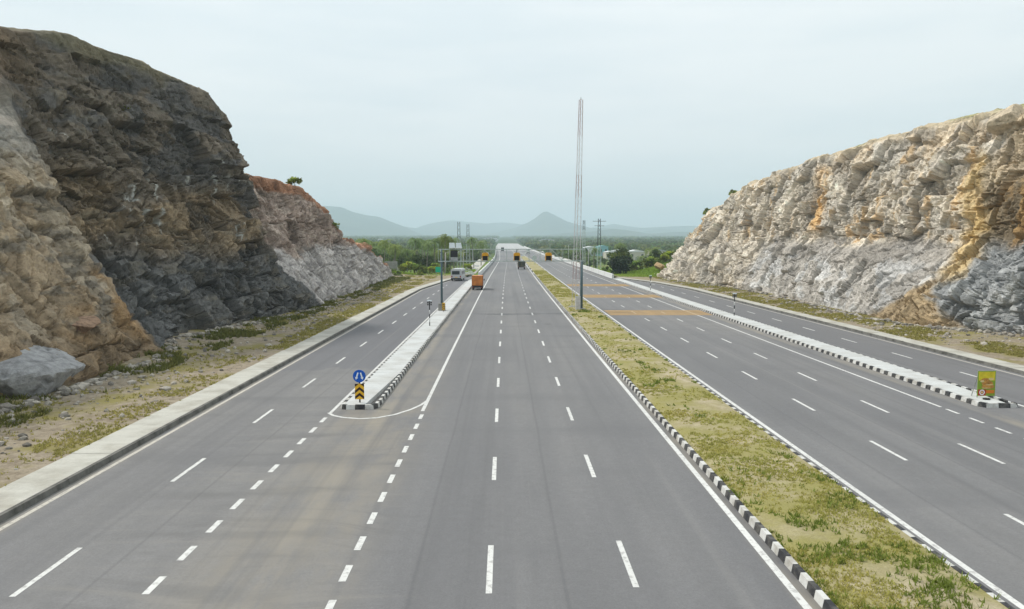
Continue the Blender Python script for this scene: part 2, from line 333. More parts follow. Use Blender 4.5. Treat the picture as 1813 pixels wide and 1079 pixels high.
M = dict(
    asphalt=mat_asphalt(), rock=mat_rock(), leaf=mat_leaf(), grass=mat_leaf('grass_blade', 0.5),
    white_line=mat_paintline('road_paint_white', (0.66, 0.66, 0.64), (0.40, 0.39, 0.38)),
    dusty_line=mat_paintline('road_paint_dusty', (0.52, 0.49, 0.43), (0.30, 0.28, 0.26)),
    yellow_line=mat_paintline('road_paint_yellow', (0.50, 0.31, 0.115), (0.33, 0.25, 0.16)),
    kerb_white=mat_concrete('kerb_white', (0.62, 0.62, 0.60), (0.38, 0.36, 0.32), 1.6),
    kerb_black=mat_concrete('kerb_black', (0.035, 0.036, 0.04), (0.13, 0.125, 0.115), 2.4),
    kerb_dirty=mat_concrete('kerb_dirty', (0.17, 0.165, 0.15), (0.07, 0.068, 0.06), 1.2),
    slab=mat_concrete('white_washed_slab', (0.56, 0.575, 0.57), (0.46, 0.46, 0.44), 0.5),
    pave=mat_concrete('pavement_concrete', (0.50, 0.49, 0.44), (0.36, 0.34, 0.29), 0.5),
    barrier=mat_concrete('barrier_concrete', (0.68, 0.69, 0.68), (0.56, 0.56, 0.54), 0.25),
    grey_concrete=mat_concrete('grey_concrete', (0.33, 0.33, 0.31), (0.22, 0.22, 0.2), 0.5),
    median=mat_soil('median_soil', (0.45, 0.39, 0.27), (0.285, 0.26, 0.10), (0.33, 0.28, 0.175), 0.30, (0.38, 0.58)),
    verge=mat_soil('verge_soil', (0.345, 0.295, 0.225), (0.245, 0.215, 0.085), (0.225, 0.185, 0.135), 0.25, (0.48, 0.62)),
    steel=paint('galvanised_steel', (0.46, 0.53, 0.51), 0.5, metallic=0.1),
    steel_dark=paint('painted_steel_grey', (0.10, 0.16, 0.18), 0.45),
    dark=paint('dark_metal', (0.03, 0.033, 0.036), 0.5), black=paint('black_paint', (0.018, 0.018, 0.02), 0.5),
    rubber=paint('tyre_rubber', (0.02, 0.02, 0.02), 0.85), rim=paint('wheel_rim', (0.35, 0.35, 0.34), 0.4),
    white=paint('white_paint', (0.72, 0.73, 0.72), 0.4, 0.12), cream=paint('cream_wall', (0.62, 0.59, 0.5), 0.7),
    teal_roof=paint('teal_roof', (0.22, 0.50, 0.52), 0.5), grey_roof=paint('grey_roof', (0.40, 0.42, 0.43), 0.5),
    blue=paint('sign_blue', (0.006, 0.10, 0.50), 0.35, 0.08), sky_white=paint('sign_white', (0.80, 0.84, 0.86), 0.35, 0.05),
    yellow=paint('sign_yellow', (0.80, 0.46, 0.03), 0.35, 0.1), amber=paint('amber_hood', (0.72, 0.36, 0.02), 0.4, 0.15),
    maroon=paint('sign_dark', (0.03, 0.012, 0.010), 0.4, 0.1), green=paint('sign_green', (0.01, 0.42, 0.25), 0.35, 0.08),
    orange=paint('truck_orange', (0.62, 0.22, 0.045), 0.5, 0.25, 1.5), orange_dark=paint('truck_orange_frame', (0.38, 0.12, 0.03), 0.5),
    tarp=paint('dark_tarpaulin', (0.045, 0.05, 0.035), 0.8), tan=paint('tan_tailboard', (0.30, 0.24, 0.13), 0.7),
    bus=paint('bus_paint', (0.50, 0.52, 0.53), 0.35, 0.1), glass=paint('dark_glass', (0.04, 0.05, 0.055), 0.08, 0.1),
    red=paint('mast_red', (0.42, 0.29, 0.29), 0.5), red_light=paint('tail_lamp', (0.4, 0.01, 0.01), 0.25),
    mast_white=paint('mast_white', (0.62, 0.60, 0.61), 0.5), solar=paint('solar_glass', (0.36, 0.41, 0.43), 0.15, 0.1),
    bark=paint('bark', (0.12, 0.095, 0.07), 0.9), palm_bark=paint('palm_bark', (0.22, 0.20, 0.165), 0.9),
    poster_green=paint('poster_green', (0.22, 0.34, 0.03), 0.4, 0.1), poster_yellow=paint('poster_yellow', (0.66, 0.54, 0.03), 0.4),
    poster_orange=paint('poster_orange', (0.66, 0.20, 0.02), 0.4), poster_red=paint('poster_red', (0.42, 0.04, 0.02), 0.4),
    poster_food=paint('poster_food', (0.55, 0.27, 0.06), 0.4, 0.4, 9), poster_cream=paint('poster_cream', (0.70, 0.55, 0.25), 0.4),
)

# ------------------------------------------------------------ road geometry
BEND = ([0, 60, 126, 200, 290, 340, 420, 560, 760, 1000, 1400], [0, 0.03, 0.2, 0.6, 1.35, 1.75, 1.9, 1.0, -1.0, -3.0, -3.0])
def bend(y): return np.interp(y, *BEND)
def prof(y): return np.maximum(0, np.asarray(y, float) - 500)*0.0092
def eL(y): return np.interp(y, [0, 140, 166, 177, 205, 1400], [-15.78, -15.78, -13.8, -12.9, -7.4, -7.4])
def eR(y): return np.interp(y, [0, 140, 165, 187, 1400], [34.45, 34.45, 32.0, 26.4, 26.4])
def P(x, y, z=0.0): return (float(x + bend(y)), float(y), float(z + prof(y)))
def yrange(a, b):
    out = [a]
    while out[-1] < b - 1e-6:
        y = out[-1]; out.append(min(b, y + (6 if y < 240 else 20 if y < 600 else 50)))
    return out
def ribbon(mb, fx0, fx1, ys, z, mi=0, cross=1):
    f0 = fx0 if callable(fx0) else (lambda y: fx0); f1 = fx1 if callable(fx1) else (lambda y: fx1)
    for a, b in zip(ys[:-1], ys[1:]):
        mb.poly([P(f0(a), a, z), P(f1(a), a, z), P(f1(b), b, z), P(f0(b), b, z)], mi)
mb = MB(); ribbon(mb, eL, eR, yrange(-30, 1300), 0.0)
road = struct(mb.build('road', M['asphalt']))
# markings: children of the road
lines = MB()
def line(x, a, b, wd=0.17, z=0.004): ribbon(lines, x - wd/2, x + wd/2, yrange(a, b), z)
def dashes(x, top, period, ln, a, b, wd=0.16):
    k = math.ceil((a - top)/period); y1 = top + k*period
    while y1 < b:
        if y1 - ln > a - period: line(x, y1 - ln, y1, wd)
        y1 += period
line(-4.28, 39.3, 1250, 0.19); line(7.27, -10, 1250, 0.21); line(12.46, -10, 1250, 0.20); line(23.3, 40.0, 1250, 0.17)
line(-8.98, 38.95, 172, 0.17); line(27.85, 38.5, 175, 0.17)
dashes(-0.40, 21.85, 9, 3, 0, 480); dashes(3.35, 22.15, 9, 3, 0, 480)
dashes(16.2, 42.2, 9, 3, 0, 480); dashes(19.83, 41.7, 9, 3, 0, 480)
dashes(-12.22, 21.8, 9, 3, 0, 160); dashes(30.9, 68.8, 9, 3, 0, 160)
dashes(-4.22, 38.55, 2, 1.0, 4, 38.6, 0.19); dashes(-8.98, 37.9, 2, 1.0, 4, 38.2, 0.19)
dashes(23.3, 39.5, 2, 1.1, 4, 39.6); dashes(27.85, 37.5, 2, 1.1, 4, 38)
arc = [(-9.06, 38.95), (-8.7, 38.35), (-8.1, 37.9), (-7.2, 37.62), (-6.4, 37.8), (-5.6, 38.5), (-4.9, 39.7), (-4.5, 40.8), (-4.3, 41.8)]
for (xa, ya), (xb, yb) in zip(arc[:-1], arc[1:]):
    d = Vector((xb - xa, yb - ya)).normalized(); nx, ny = -d.y*0.085, d.x*0.085
    lines.poly([(xa - nx, ya - ny, 0.008), (xb - nx, yb - ny, 0.008), (xb + nx, yb + ny, 0.008), (xa + nx, ya + ny, 0.008)])
lines.build('lane_marking', M['white_line'], road)
ed = MB(); ribbon(ed, lambda y: eL(y) + 0.25, lambda y: eL(y) + 0.42, yrange(-10, 185), 0.004)
ribbon(ed, lambda y: eR(y) - 0.55, lambda y: eR(y) - 0.38, yrange(-10, 175), 0.004)
ed.build('edge_marking', M['dusty_line'], road)
rs = MB()
for ya, n_ in ((91.0, 8), (120.2, 8), (151.5, 9)):
    for k in range(n_): ribbon(rs, 12.75, 25.2, [ya + k*0.85, ya + k*0.85 + 0.55], 0.012)
rs.build('rumble_strip', M['yellow_line'], road)

# kerbs
def kerb_run(name, x, side, a, b, zig=0.5, h=0.22, wd=0.20, phase=0, zb=-0.05):
    """blocks of 0.5 m, white and black in turn; side=+1: kerb body lies to +x of x"""
    m = MB(); y = a; k = phase
    while y < b:
        ln = zig if y < 210 else 12.0; y2 = min(b, y + ln)
        fx = x if not callable(x) else None
        j = random.uniform(-0.012, 0.012); jz = random.uniform(-0.01, 0.01)
        xa = (fx if fx is not None else float(x(y))) + bend(y) + j; xb = (fx if fx is not None else float(x(y2))) + bend(y2) + j
        g = 0.006
        m.hexa([(xa, y + g, zb), (xb, y2 - g, zb), (xb + side*wd, y2 - g, zb), (xa + side*wd, y + g, zb),
                (xa + side*0.05, y + g, h + jz), (xb + side*0.05, y2 - g, h + jz), (xb + side*wd, y2 - g, h + jz), (xa + side*wd, y + g, h + jz)],
               (k % 2) if zig < 1 else (0 if zig >= 1 else 0))
        y = y2; k += 1
    return struct(m.build(name, [M['kerb_white'], M['kerb_black']] if zig < 1 else [M['kerb_dirty']]))
kerb_run('kerb', 7.62, 1, 4, 480); kerb_run('kerb', 12.10, -1, 4, 480, h=0.14)
kerb_run('kerb', eL, -1, -10, 190, zig=2.5, h=0.21); kerb_run('kerb', eR, 1, -10, 186, zig=2.5, h=0.21)
# islands: kerb on both sides, blocks across the nose, slab cast in bays inside
def island(xl, xr, y0, y1, nose):
    kerb_run('kerb', xl, 1, nose[0][1] + 0.02 if False else y0 + 0.45, y1); kerb_run('kerb', xr, -1, y0 + 0.95, y1, phase=1)
    m = MB()
    for k, (p, q) in enumerate(zip(nose[:-1], nose[1:])):
        d = Vector((q[0] - p[0], q[1] - p[1])).normalized(); n_ = Vector((-d.y, d.x))
        e = d*0.006; pa = Vector(p) + e; qa = Vector(q) - e
        def pt(v, o, z): return (v.x + n_.x*o, v.y + n_.y*o, z)
        m.hexa([pt(pa, 0, -.05), pt(qa, 0, -.05), pt(qa, .2, -.05), pt(pa, .2, -.05), pt(pa, .04, .24), pt(qa, .04, .24), pt(qa, .2, .24), pt(pa, .2, .24)], k % 2)
    struct(m.build('kerb', [M['kerb_white'], M['kerb_black']]))
    s = MB(); y = y0 + 0.18
    while y < y1:
        y2 = min(y1, y + 9.9); z = 0.235 + random.uniform(-.004, .004)
        for a, b in zip(yrange(y, y2)[:-1], yrange(y, y2)[1:]):
            pass
        c = 0.5 if y < y0 + 1 else 0
        s.hexa([P(xl + .19 + c*0.1, y + .03, 0), P(xr - .19 - c, y + .03, 0), P(xr - .19, y2 - .03, 0), P(xl + .19, y2 - .03, 0),
                P(xl + .19 + c*0.1, y + .03, z), P(xr - .19 - c, y + .03, z), P(xr - .19, y2 - .03, z), P(xl + .19, y2 - .03, z)])
        y = y2
    return struct(s.build('traffic_island', M['slab']))
island(-8.70, -6.68, 39.7, 176, [(-8.70, 40.15), (-8.58, 39.78), (-8.32, 39.68), (-7.85, 39.68), (-7.33, 39.68), (-6.86, 39.72), (-6.68, 40.15), (-6.68, 40.65)])
island(25.35, 27.40, 39.7, 180, [(25.35, 40.65), (25.42, 40.15), (25.62, 39.76), (26.25, 39.70), (26.88, 39.70), (27.3, 39.74), (27.40, 40.15)])
# pavements
def pavement(f_in, wd, side, a, b):
    s = MB(); y = a
    while y < b:
        y2 = min(b, y + 10.2); z = 0.215 + random.uniform(-.006, .006)
        q = yrange(y + .02, y2 - .02)
        for c, d in zip(q[:-1], q[1:]):
            x0, x1 = float(f_in(c)) + side*.2, float(f_in(d)) + side*.2; w0 = side*wd*(1 + random.uniform(-.02, .02))
            s.hexa([P(x0, c, -.1), P(x1, d, -.1), P(x1 + w0, d, -.1), P(x0 + w0, c, -.1), P(x0, c, z), P(x1, d, z), P(x1 + w0, d, z), P(x0 + w0, c, z)])
        y = y2
    return struct(s.build('pavement', M['pave']))
pavement(eL, 1.62, -1, -10, 192); pavement(eR, 1.45, 1, -10, 187)
# soil strips
def soil(name, x0, x1, ya, yb, zf, m, nx=26, step=0.5):
    ys = np.arange(ya, yb + .01, step) if yb < 240 else np.concatenate([np.arange(ya, 240, step), np.arange(240, yb + 1, 5)])
    U = np.linspace(0, 1, nx); X0 = x0(ys) if callable(x0) else np.full_like(ys, x0); X1 = x1(ys) if callable(x1) else np.full_like(ys, x1)
    X = X0[:, None]*(1 - U) + X1[:, None]*U; Y = np.repeat(ys[:, None], nx, 1)
    Z = zf(X.ravel(), Y.ravel(), np.tile(U, len(ys)))
    v = np.stack([X.ravel() + bend(Y.ravel()), Y.ravel(), Z + prof(Y.ravel())], 1)
    return struct(mesh_np(name, v, grid_faces(len(ys), nx), m, smooth=True))
def z_med(x, y, u=None):
    e = np.minimum(x - 7.8, 11.92 - x); return 0.13 + 0.10*sst(e/0.7) + 0.07*(n2(x, y, 1.4, 5) - .5)*sst(e/0.4)
soil('median', 7.80, 11.92, 4, 480, z_med, M['median'])
def z_vl(x, y, u=None):
    d = np.clip(-17.6 - x, 0, 14); return 0.19 + 0.02*d + 0.028*np.maximum(0, d - 5)**1.4 + 0.35*(n2(x, y, 2.6, 3) - .5)*sst(d/1.5)
def z_vr(x, y, u=None):
    d = np.clip(x - 36.1, 0, 14); return 0.19 + 0.015*d + 0.02*np.maximum(0, d - 3)**1.4 + 0.35*(n2(x, y, 2.6, 4) - .5)*sst(d/1.5)
soil('verge', lambda y: np.minimum(-29.5, eL(y) - 10), lambda y: eL(y) - 1.8, 5, 205, z_vl, M['verge'], 46)
soil('verge', lambda y: eR(y) + 1.63, lambda y: np.maximum(48.5, eR(y) + 8), 30, 205, z_vr, M['verge'], 46)

# ------------------------------------------------------------ rock cuttings
KL = [(18, [(-25.5, 0), (-26.8, 2), (-29, 5), (-32, 10), (-35, 15), (-38, 19), (-52, 24)]),
      (44, [(-25.6, 0), (-26.8, 2), (-29, 5), (-32, 10), (-34.5, 15), (-36.5, 18), (-50, 21)]),
      (52, [(-25.6, 0), (-26.6, 2), (-28.6, 4.2), (-31.3, 8), (-33.6, 13), (-35.6, 17.4), (-48, 22)]),
      (57, [(-25.9, 0), (-26.5, 1.8), (-28, 3.5), (-30.8, 6.5), (-33.0, 12), (-35.6, 17.3), (-46, 24)]),
      (60, [(-27.4, 0), (-28.4, 1.9), (-30.8, 4.5), (-34, 10), (-36.6, 16), (-39, 23), (-46, 26)]),
      (63, [(-28.6, 0), (-30, 2.5), (-33.5, 7), (-36.6, 12), (-38.2, 18), (-41.0, 26.2), (-48, 26.6)]),
      (70, [(-28.0, 0), (-29.2, 3), (-32, 8), (-34.4, 13), (-35.8, 19), (-38.4, 27.2), (-46, 28.0)]),
      (78, [(-26.6, 0), (-27.8, 3.5), (-29.8, 8), (-31.6, 13), (-32.8, 19), (-35.3, 26.6), (-44, 28.6)]),
      (85, [(-25.7, 0), (-26.6, 3.5), (-28.3, 8), (-29.5, 13), (-30.3, 18.5), (-32.3, 25.0), (-42, 27)]),
      (88, [(-25.4, 0), (-26.3, 3.5), (-27.8, 8), (-29.2, 13), (-29.9, 18), (-31.3, 22.6), (-40, 25)]),
      (90.6, [(-25.1, 0), (-25.9, 3.2), (-27.3, 7), (-30.6, 11), (-32.2, 16), (-34, 19.5), (-44, 22)]),
      (94, [(-24.5, 0), (-25.4, 2.6), (-28, 6), (-33, 10), (-34.2, 15), (-35.2, 18), (-44, 20)]),
      (99, [(-23.9, 0), (-25.6, 2), (-29.6, 6.3), (-32.4, 9), (-33.6, 14), (-34.6, 18), (-44, 19.5)]),
      (106, [(-23.8, 0), (-26.6, 3.2), (-29.8, 7), (-31.4, 9), (-32.4, 13.5), (-33.6, 18), (-44, 19.5)]),
      (122, [(-24.4, 0), (-27.2, 3.6), (-29.4, 7), (-30.4, 9), (-31.4, 13.5), (-32.6, 17.6), (-42, 19)]),
      (134, [(-25, 0), (-27.4, 3.8), (-29, 7.1), (-29.8, 9), (-30.4, 12), (-31.6, 14.6), (-40, 16)]),
      (145, [(-25.4, 0), (-27.4, 3.6), (-28.8, 6.8), (-29.6, 8), (-30.4, 8.8), (-31.8, 9.6), (-40, 11)]),
      (168, [(-25.6, 0), (-27.0, 3), (-28.4, 6.2), (-29.2, 7.4), (-30, 7.8), (-31.4, 8.2), (-40, 9)]),
      (180, [(-25.6, -.2), (-26.6, 1.5), (-27.8, 3.4), (-28.8, 4.6), (-29.8, 5.2), (-31, 5.4), (-40, 6)]),
      (190, [(-26.5, -.8), (-27.4, -.6), (-28.2, -.4), (-29, -.2), (-30, 0), (-32, 0), (-40, 0)])]
KR = [(46, [(47, 0), (47.3, 3.5), (48, 7), (49, 11), (50.5, 16.5), (53, 20.5), (66, 24)]),
      (64, [(46.5, 0), (46.9, 3.5), (47.6, 7), (48.8, 11), (50.3, 16.5), (53, 20.8), (66, 24.2)]),
      (72, [(44.4, 0), (45.2, 3.5), (46.4, 6.5), (48.8, 10), (50.0, 16.5), (52.7, 21.0), (64, 24.6)]),
      (77, [(42.2, 0), (44.6, 2.7), (47.4, 5.0), (50.2, 9.0), (50.6, 16), (52.6, 21.3), (63, 24.8)]),
      (84, [(41.4, 0), (43.6, 3.0), (46.2, 6), (48.6, 9.0), (49.3, 16), (52, 21.6), (62, 25)]),
      (100, [(42.2, 0), (44.2, 3.8), (46.3, 7.2), (48.9, 9.2), (49.5, 16), (51.6, 22.2), (61, 25.2)]),
      (120, [(43.4, 0), (44.8, 3.8), (46.4, 7.3), (48.6, 9.1), (49.1, 16), (51.2, 22), (60, 25.2)]),
      (138, [(43.4, 0), (44.6, 3.8), (46.0, 7.2), (47.8, 9.0), (48.4, 15), (50.4, 21.4), (58, 24.2)]),
      (155, [(41, 0), (42.6, 3.5), (44.6, 7), (46.6, 9.2), (47.4, 14), (49.4, 19.6), (56, 22)]),
      (170, [(38.6, 0), (40, 3), (42, 6), (44.2, 8.8), (46, 12.6), (48.4, 17.4), (55, 20)]),
      (181, [(37.8, 0), (39.4, 2.4), (41.2, 5), (43, 7.6), (44.8, 10.6), (47, 14), (54, 16)]),
      (190, [(38.4, 0), (40, 1.2), (41.8, 2.6), (43.4, 4.0), (45, 5.4), (47.4, 7), (54, 8)]),
      (200, [(39, -.6), (41, -.3), (43, 0), (45, .4), (47, .6), (50, .8), (56, 1)])]
def rock_surface(name, keys, dy_near, dy_far, nv, sgn, colour, amp, calm, dip):
    ky = np.array([k[0] for k in keys], float); kp = np.array([k[1] for k in keys], float)   # K,7,2
    ys = [ky[0]]
    while ys[-1] < ky[-1]:
        y = ys[-1]; st = dy_near + (dy_far - dy_near)*np.clip((y - 50)/110, 0, 1)
        if y < 36: st = 0.6
        ys.append(y + st)
    ys = np.array(ys); prof_ = np.stack([np.stack([np.interp(ys, ky, kp[:, i, c]) for c in (0, 1)], -1) for i in range(7)], 1)  # N,7,2
    ker = np.ones(7)/7
    for i in range(7):
        for c in (0, 1): prof_[:, i, c] = np.convolve(np.pad(prof_[:, i, c], 3, mode='edge'), ker, 'valid')
    # resample: fine on the face, coarser on the plateau behind the brow
    q = np.concatenate([np.linspace(0, 5, int(nv*0.86), endpoint=False), np.linspace(5, 6, nv - int(nv*0.86))**1.0])
    i0 = np.clip(q.astype(int), 0, 5); fr = (q - i0)[None, :, None]
    p = prof_[:, i0]*(1 - fr) + prof_[:, i0 + 1]*fr
    for _ in range(3): p[:, 1:-1] = (p[:, :-2] + 2*p[:, 1:-1] + p[:, 2:])/4
    N, V = len(ys), len(q)
    G = np.stack([p[..., 0], np.repeat(ys[:, None], V, 1), p[..., 1]], -1)
    du = np.gradient(G, axis=0); dv = np.gradient(G, axis=1); nrm = np.cross(du, dv); nrm /= np.linalg.norm(nrm, axis=-1, keepdims=True) + 1e-9
    nrm *= np.sign((nrm[..., 0]*(-sgn)).mean())
    f = G.reshape(-1, 3); nn = nrm.reshape(-1, 3); qq = np.tile(q, N)
    wob = np.stack([fbm(f/3.5, 3, 41), fbm(f/3.5, 3, 42), fbm(f/3.5, 3, 43)], 1) - .5
    warp = f + 1.5*wob + np.stack([0*f[:, 0], 0.18*f[:, 2], 0.10*f[:, 1]], 1)
    d = 1.9*(fbm(f/9.0, 3, 51) - .5)
    tot_id = []
    cracks = np.zeros(len(f))
    k_ = calm(f)
    uu = f[:, 1] + 0.22*f[:, 2] + 1.1*wob[:, 0] + 0.22*(fbm(f/1.1, 3, 44) - .5); vv = f[:, 2] + dip*f[:, 1] + 0.9*wob[:, 1] + 0.2*(fbm(f/1.0, 3, 45) - .5)
    ang = np.zeros(len(f))
    for wu, wv, A, B, Cc, s in amp:
        ca, sa = np.cos(ang), np.sin(ang); rid, ed, tl = blocks(uu*ca + vv*sa, vv*ca - uu*sa, wu, wv, s)
        d = d + (A*(rid - .5) + B*tl)*(1 - .62*k_); cr = sst(1 - ed/(0.07 + 0.022*wu)); open_ = fbm(f/2.2, 2, s + 60) > .44
        cracks = np.maximum(cracks, cr*open_); d = d - Cc*cr*open_*(1 - .5*k_); tot_id.append(rid); ang = ang + (rid - .5)*1.5
    f1, f2, rid, off = worley(warp/np.array([1.0, 1.2, .9]), 31); d = d + (.30*(rid - .5) + .35*off[:, 2]*(rid - .3))*(1 - .3*k_)
    d = d + 0.14*(fbm(f/0.7, 4, 77) - .5)
    fl = fbm(np.stack([f[:, 0]/1.1 + f[:, 2]/1.6, f[:, 1]/0.75 + f[:, 2]/2.2, f[:, 2]/4.0], 1), 4, 88) - .5; d = d + k_*.8*fl
    fade = sst(qq/0.25)*0.85 + 0.15; top = 1 - 0.80*sst((qq - 4.15)/0.95) if sgn < 0 else 1 - 0.70*sst((qq - 4.9)/0.8)
    f2_ = f + nn*(d*fade*top)[:, None]
    f2_[:, 2] += ((fbm(f/4.0, 4, 91) - .5)*1.0*sst((qq - 4.6)/.5))
    col = colour(f2_, qq, tot_id, cracks)
    return struct(mesh_np(name, f2_, grid_faces(N, V), M['rock'], col=col, smooth=False))
def lerp(a, b, t): return a*(1 - t[:, None]) + np.array(b)*t[:, None]
def band(v, a, b, s): return sst((v - a)/s + .5)*sst((b - v)/s + .5)
def col_left(p, q, ids, cr):
    x, y, z = p.T; n = len(p)
    a = fbm(p/np.array([5, 6, 3.5]), 4, 201); b = fbm(p/np.array([1.6, 2.2, .7]), 4, 202); st = fbm(p/np.array([1.2, 1.4, 9]), 4, 203)
    zj = z + 3.0*(a - .5) + 5.0*(fbm(p/np.array([9, 11, 9]), 3, 206) - .5); yj = y + 3*(fbm(p/4, 3, 204) - .5)
    c = np.tile(np.array([0.148, 0.124, 0.096]), (n, 1)); c = lerp(c, (0.105, 0.104, 0.102), sst((fbm(p/np.array([3, 4, 2.4]), 4, 211) - .5)/.08)*.8)                                   # dark buttress
    c = lerp(c, (0.26, 0.20, 0.13), band(zj, 7.5, 14.5, 3)*sst((a - .42)/.16)*0.9)            # brown weathered band
    c = lerp(c, (0.27, 0.20, 0.12), band(zj, 8.5, 11.5, 1.5)*sst((b - .5)/.12)*0.7)
    c = lerp(c, (0.118, 0.120, 0.118), band(zj, -5, 6.8, 2)*0.88)                            # blue-black foot
    c = lerp(c, (0.15, 0.135, 0.105), sst((b - .55)/.12)*0.6)
    c = lerp(c, (0.17, 0.12, 0.075), sst((zj - 20)/4)*sst((68 - y)/6)*0.8)
    c = lerp(c, (0.175, 0.155, 0.095), sst((zj - 25.5)/1.5)*0.7)                               # grass and soil on the brow
    c = lerp(c, (0.34, 0.30, 0.22), sst((zj - 22)/1)*sst((q - 4.9)/.2)*sst((y - 74)/5)*0.9)
    vein = sst((st - .66)/.03)*band(z, 8, 19, 3)*sst((fbm(p/3, 2, 209) - .52)/.1); c = lerp(c, (0.46, 0.46, 0.43), vein*0.8)
    for vy, za, zb, wv in ((69.6, 10.5, 15.0, .16), (71.4, 9.6, 12.6, .13), (72.6, 12.4, 15.8, .12), (81.2, 13.5, 17.5, .16), (83.0, 8.6, 11.5, .14)):
        vn = np.exp(-((y - vy - .9*(fbm(np.stack([z*.8, z*0, z*0 + vy], 1), 3, 210) - .5) - .12*(z - za))/wv)**2)*band(z, za, zb, .8)*sst((b - .38)/.1); c = lerp(c, (0.50, 0.51, 0.48), np.clip(vn*1.3, 0, 1)*.8)
    fan = sst((59.0 - yj)/1.6)                                                           # pale spoil apron nearest the camera
    fc = np.tile(np.array([0.315, 0.245, 0.165]), (n, 1))
    fc = lerp(fc, (0.37, 0.315, 0.24), sst((st - .52)/.1)*0.8); fc = lerp(fc, (0.19, 0.165, 0.13), sst((.44 - b)/.1)*0.9)
    fc = lerp(fc, (0.36, 0.225, 0.105), band(zj, 2.0, 6.0, 1.6)*sst((a - .44)/.16)*0.75)
    fc = lerp(fc, (0.23, 0.165, 0.10), band(zj, 0.2, 2.6, 1)*0.8); fc = lerp(fc, (0.30, 0.285, 0.26), sst((zj - 13)/3)*0.7)
    c = c*(1 - fan[:, None]*sst((19.5 - z)/1.5)[:, None]) + fc*(fan*sst((19.5 - z)/1.5))[:, None]
    s2 = sst((yj - 91 - np.clip(9 - z, 0, 9)*0.9)/2.0)                                    # second, pinker cutting
    sc = np.tile(np.array([0.36, 0.285, 0.24]), (n, 1))
    sc = lerp(sc, (0.36, 0.30, 0.25), sst((b - .5)/.1)*0.8); sc = lerp(sc, (0.20, 0.16, 0.13), sst((.42 - a)/.1)*0.7)
    sc = lerp(sc, (0.46, 0.435, 0.415), band(zj, -2, 7.6, 1.6)*0.92); sc = lerp(sc, (0.32, 0.30, 0.29), band(zj, -2, 7, 1.6)*sst((.46 - b)/.08)*0.9)
    brow = np.interp(y, [90, 122, 134, 145, 168, 190], [16.0, 15.6, 13.0, 8.4, 6.2, 0])
    sc = lerp(sc, (0.31, 0.155, 0.085), sst((z - brow + 1.2*(b - .5))/.7)*0.9)
    sc = lerp(sc, (0.15, 0.17, 0.06), sst((z - brow - 1.3)/.6)*sst((a - .5)/.1)*0.8)
    c = c*(1 - s2[:, None]) + sc*s2[:, None]
    c = c*(0.78 + 0.44*ids[1][:, None])*(0.84 + 0.32*ids[2][:, None])*(0.88 + .24*ids[0][:, None])
    return np.clip(c, 0.01, 0.8)
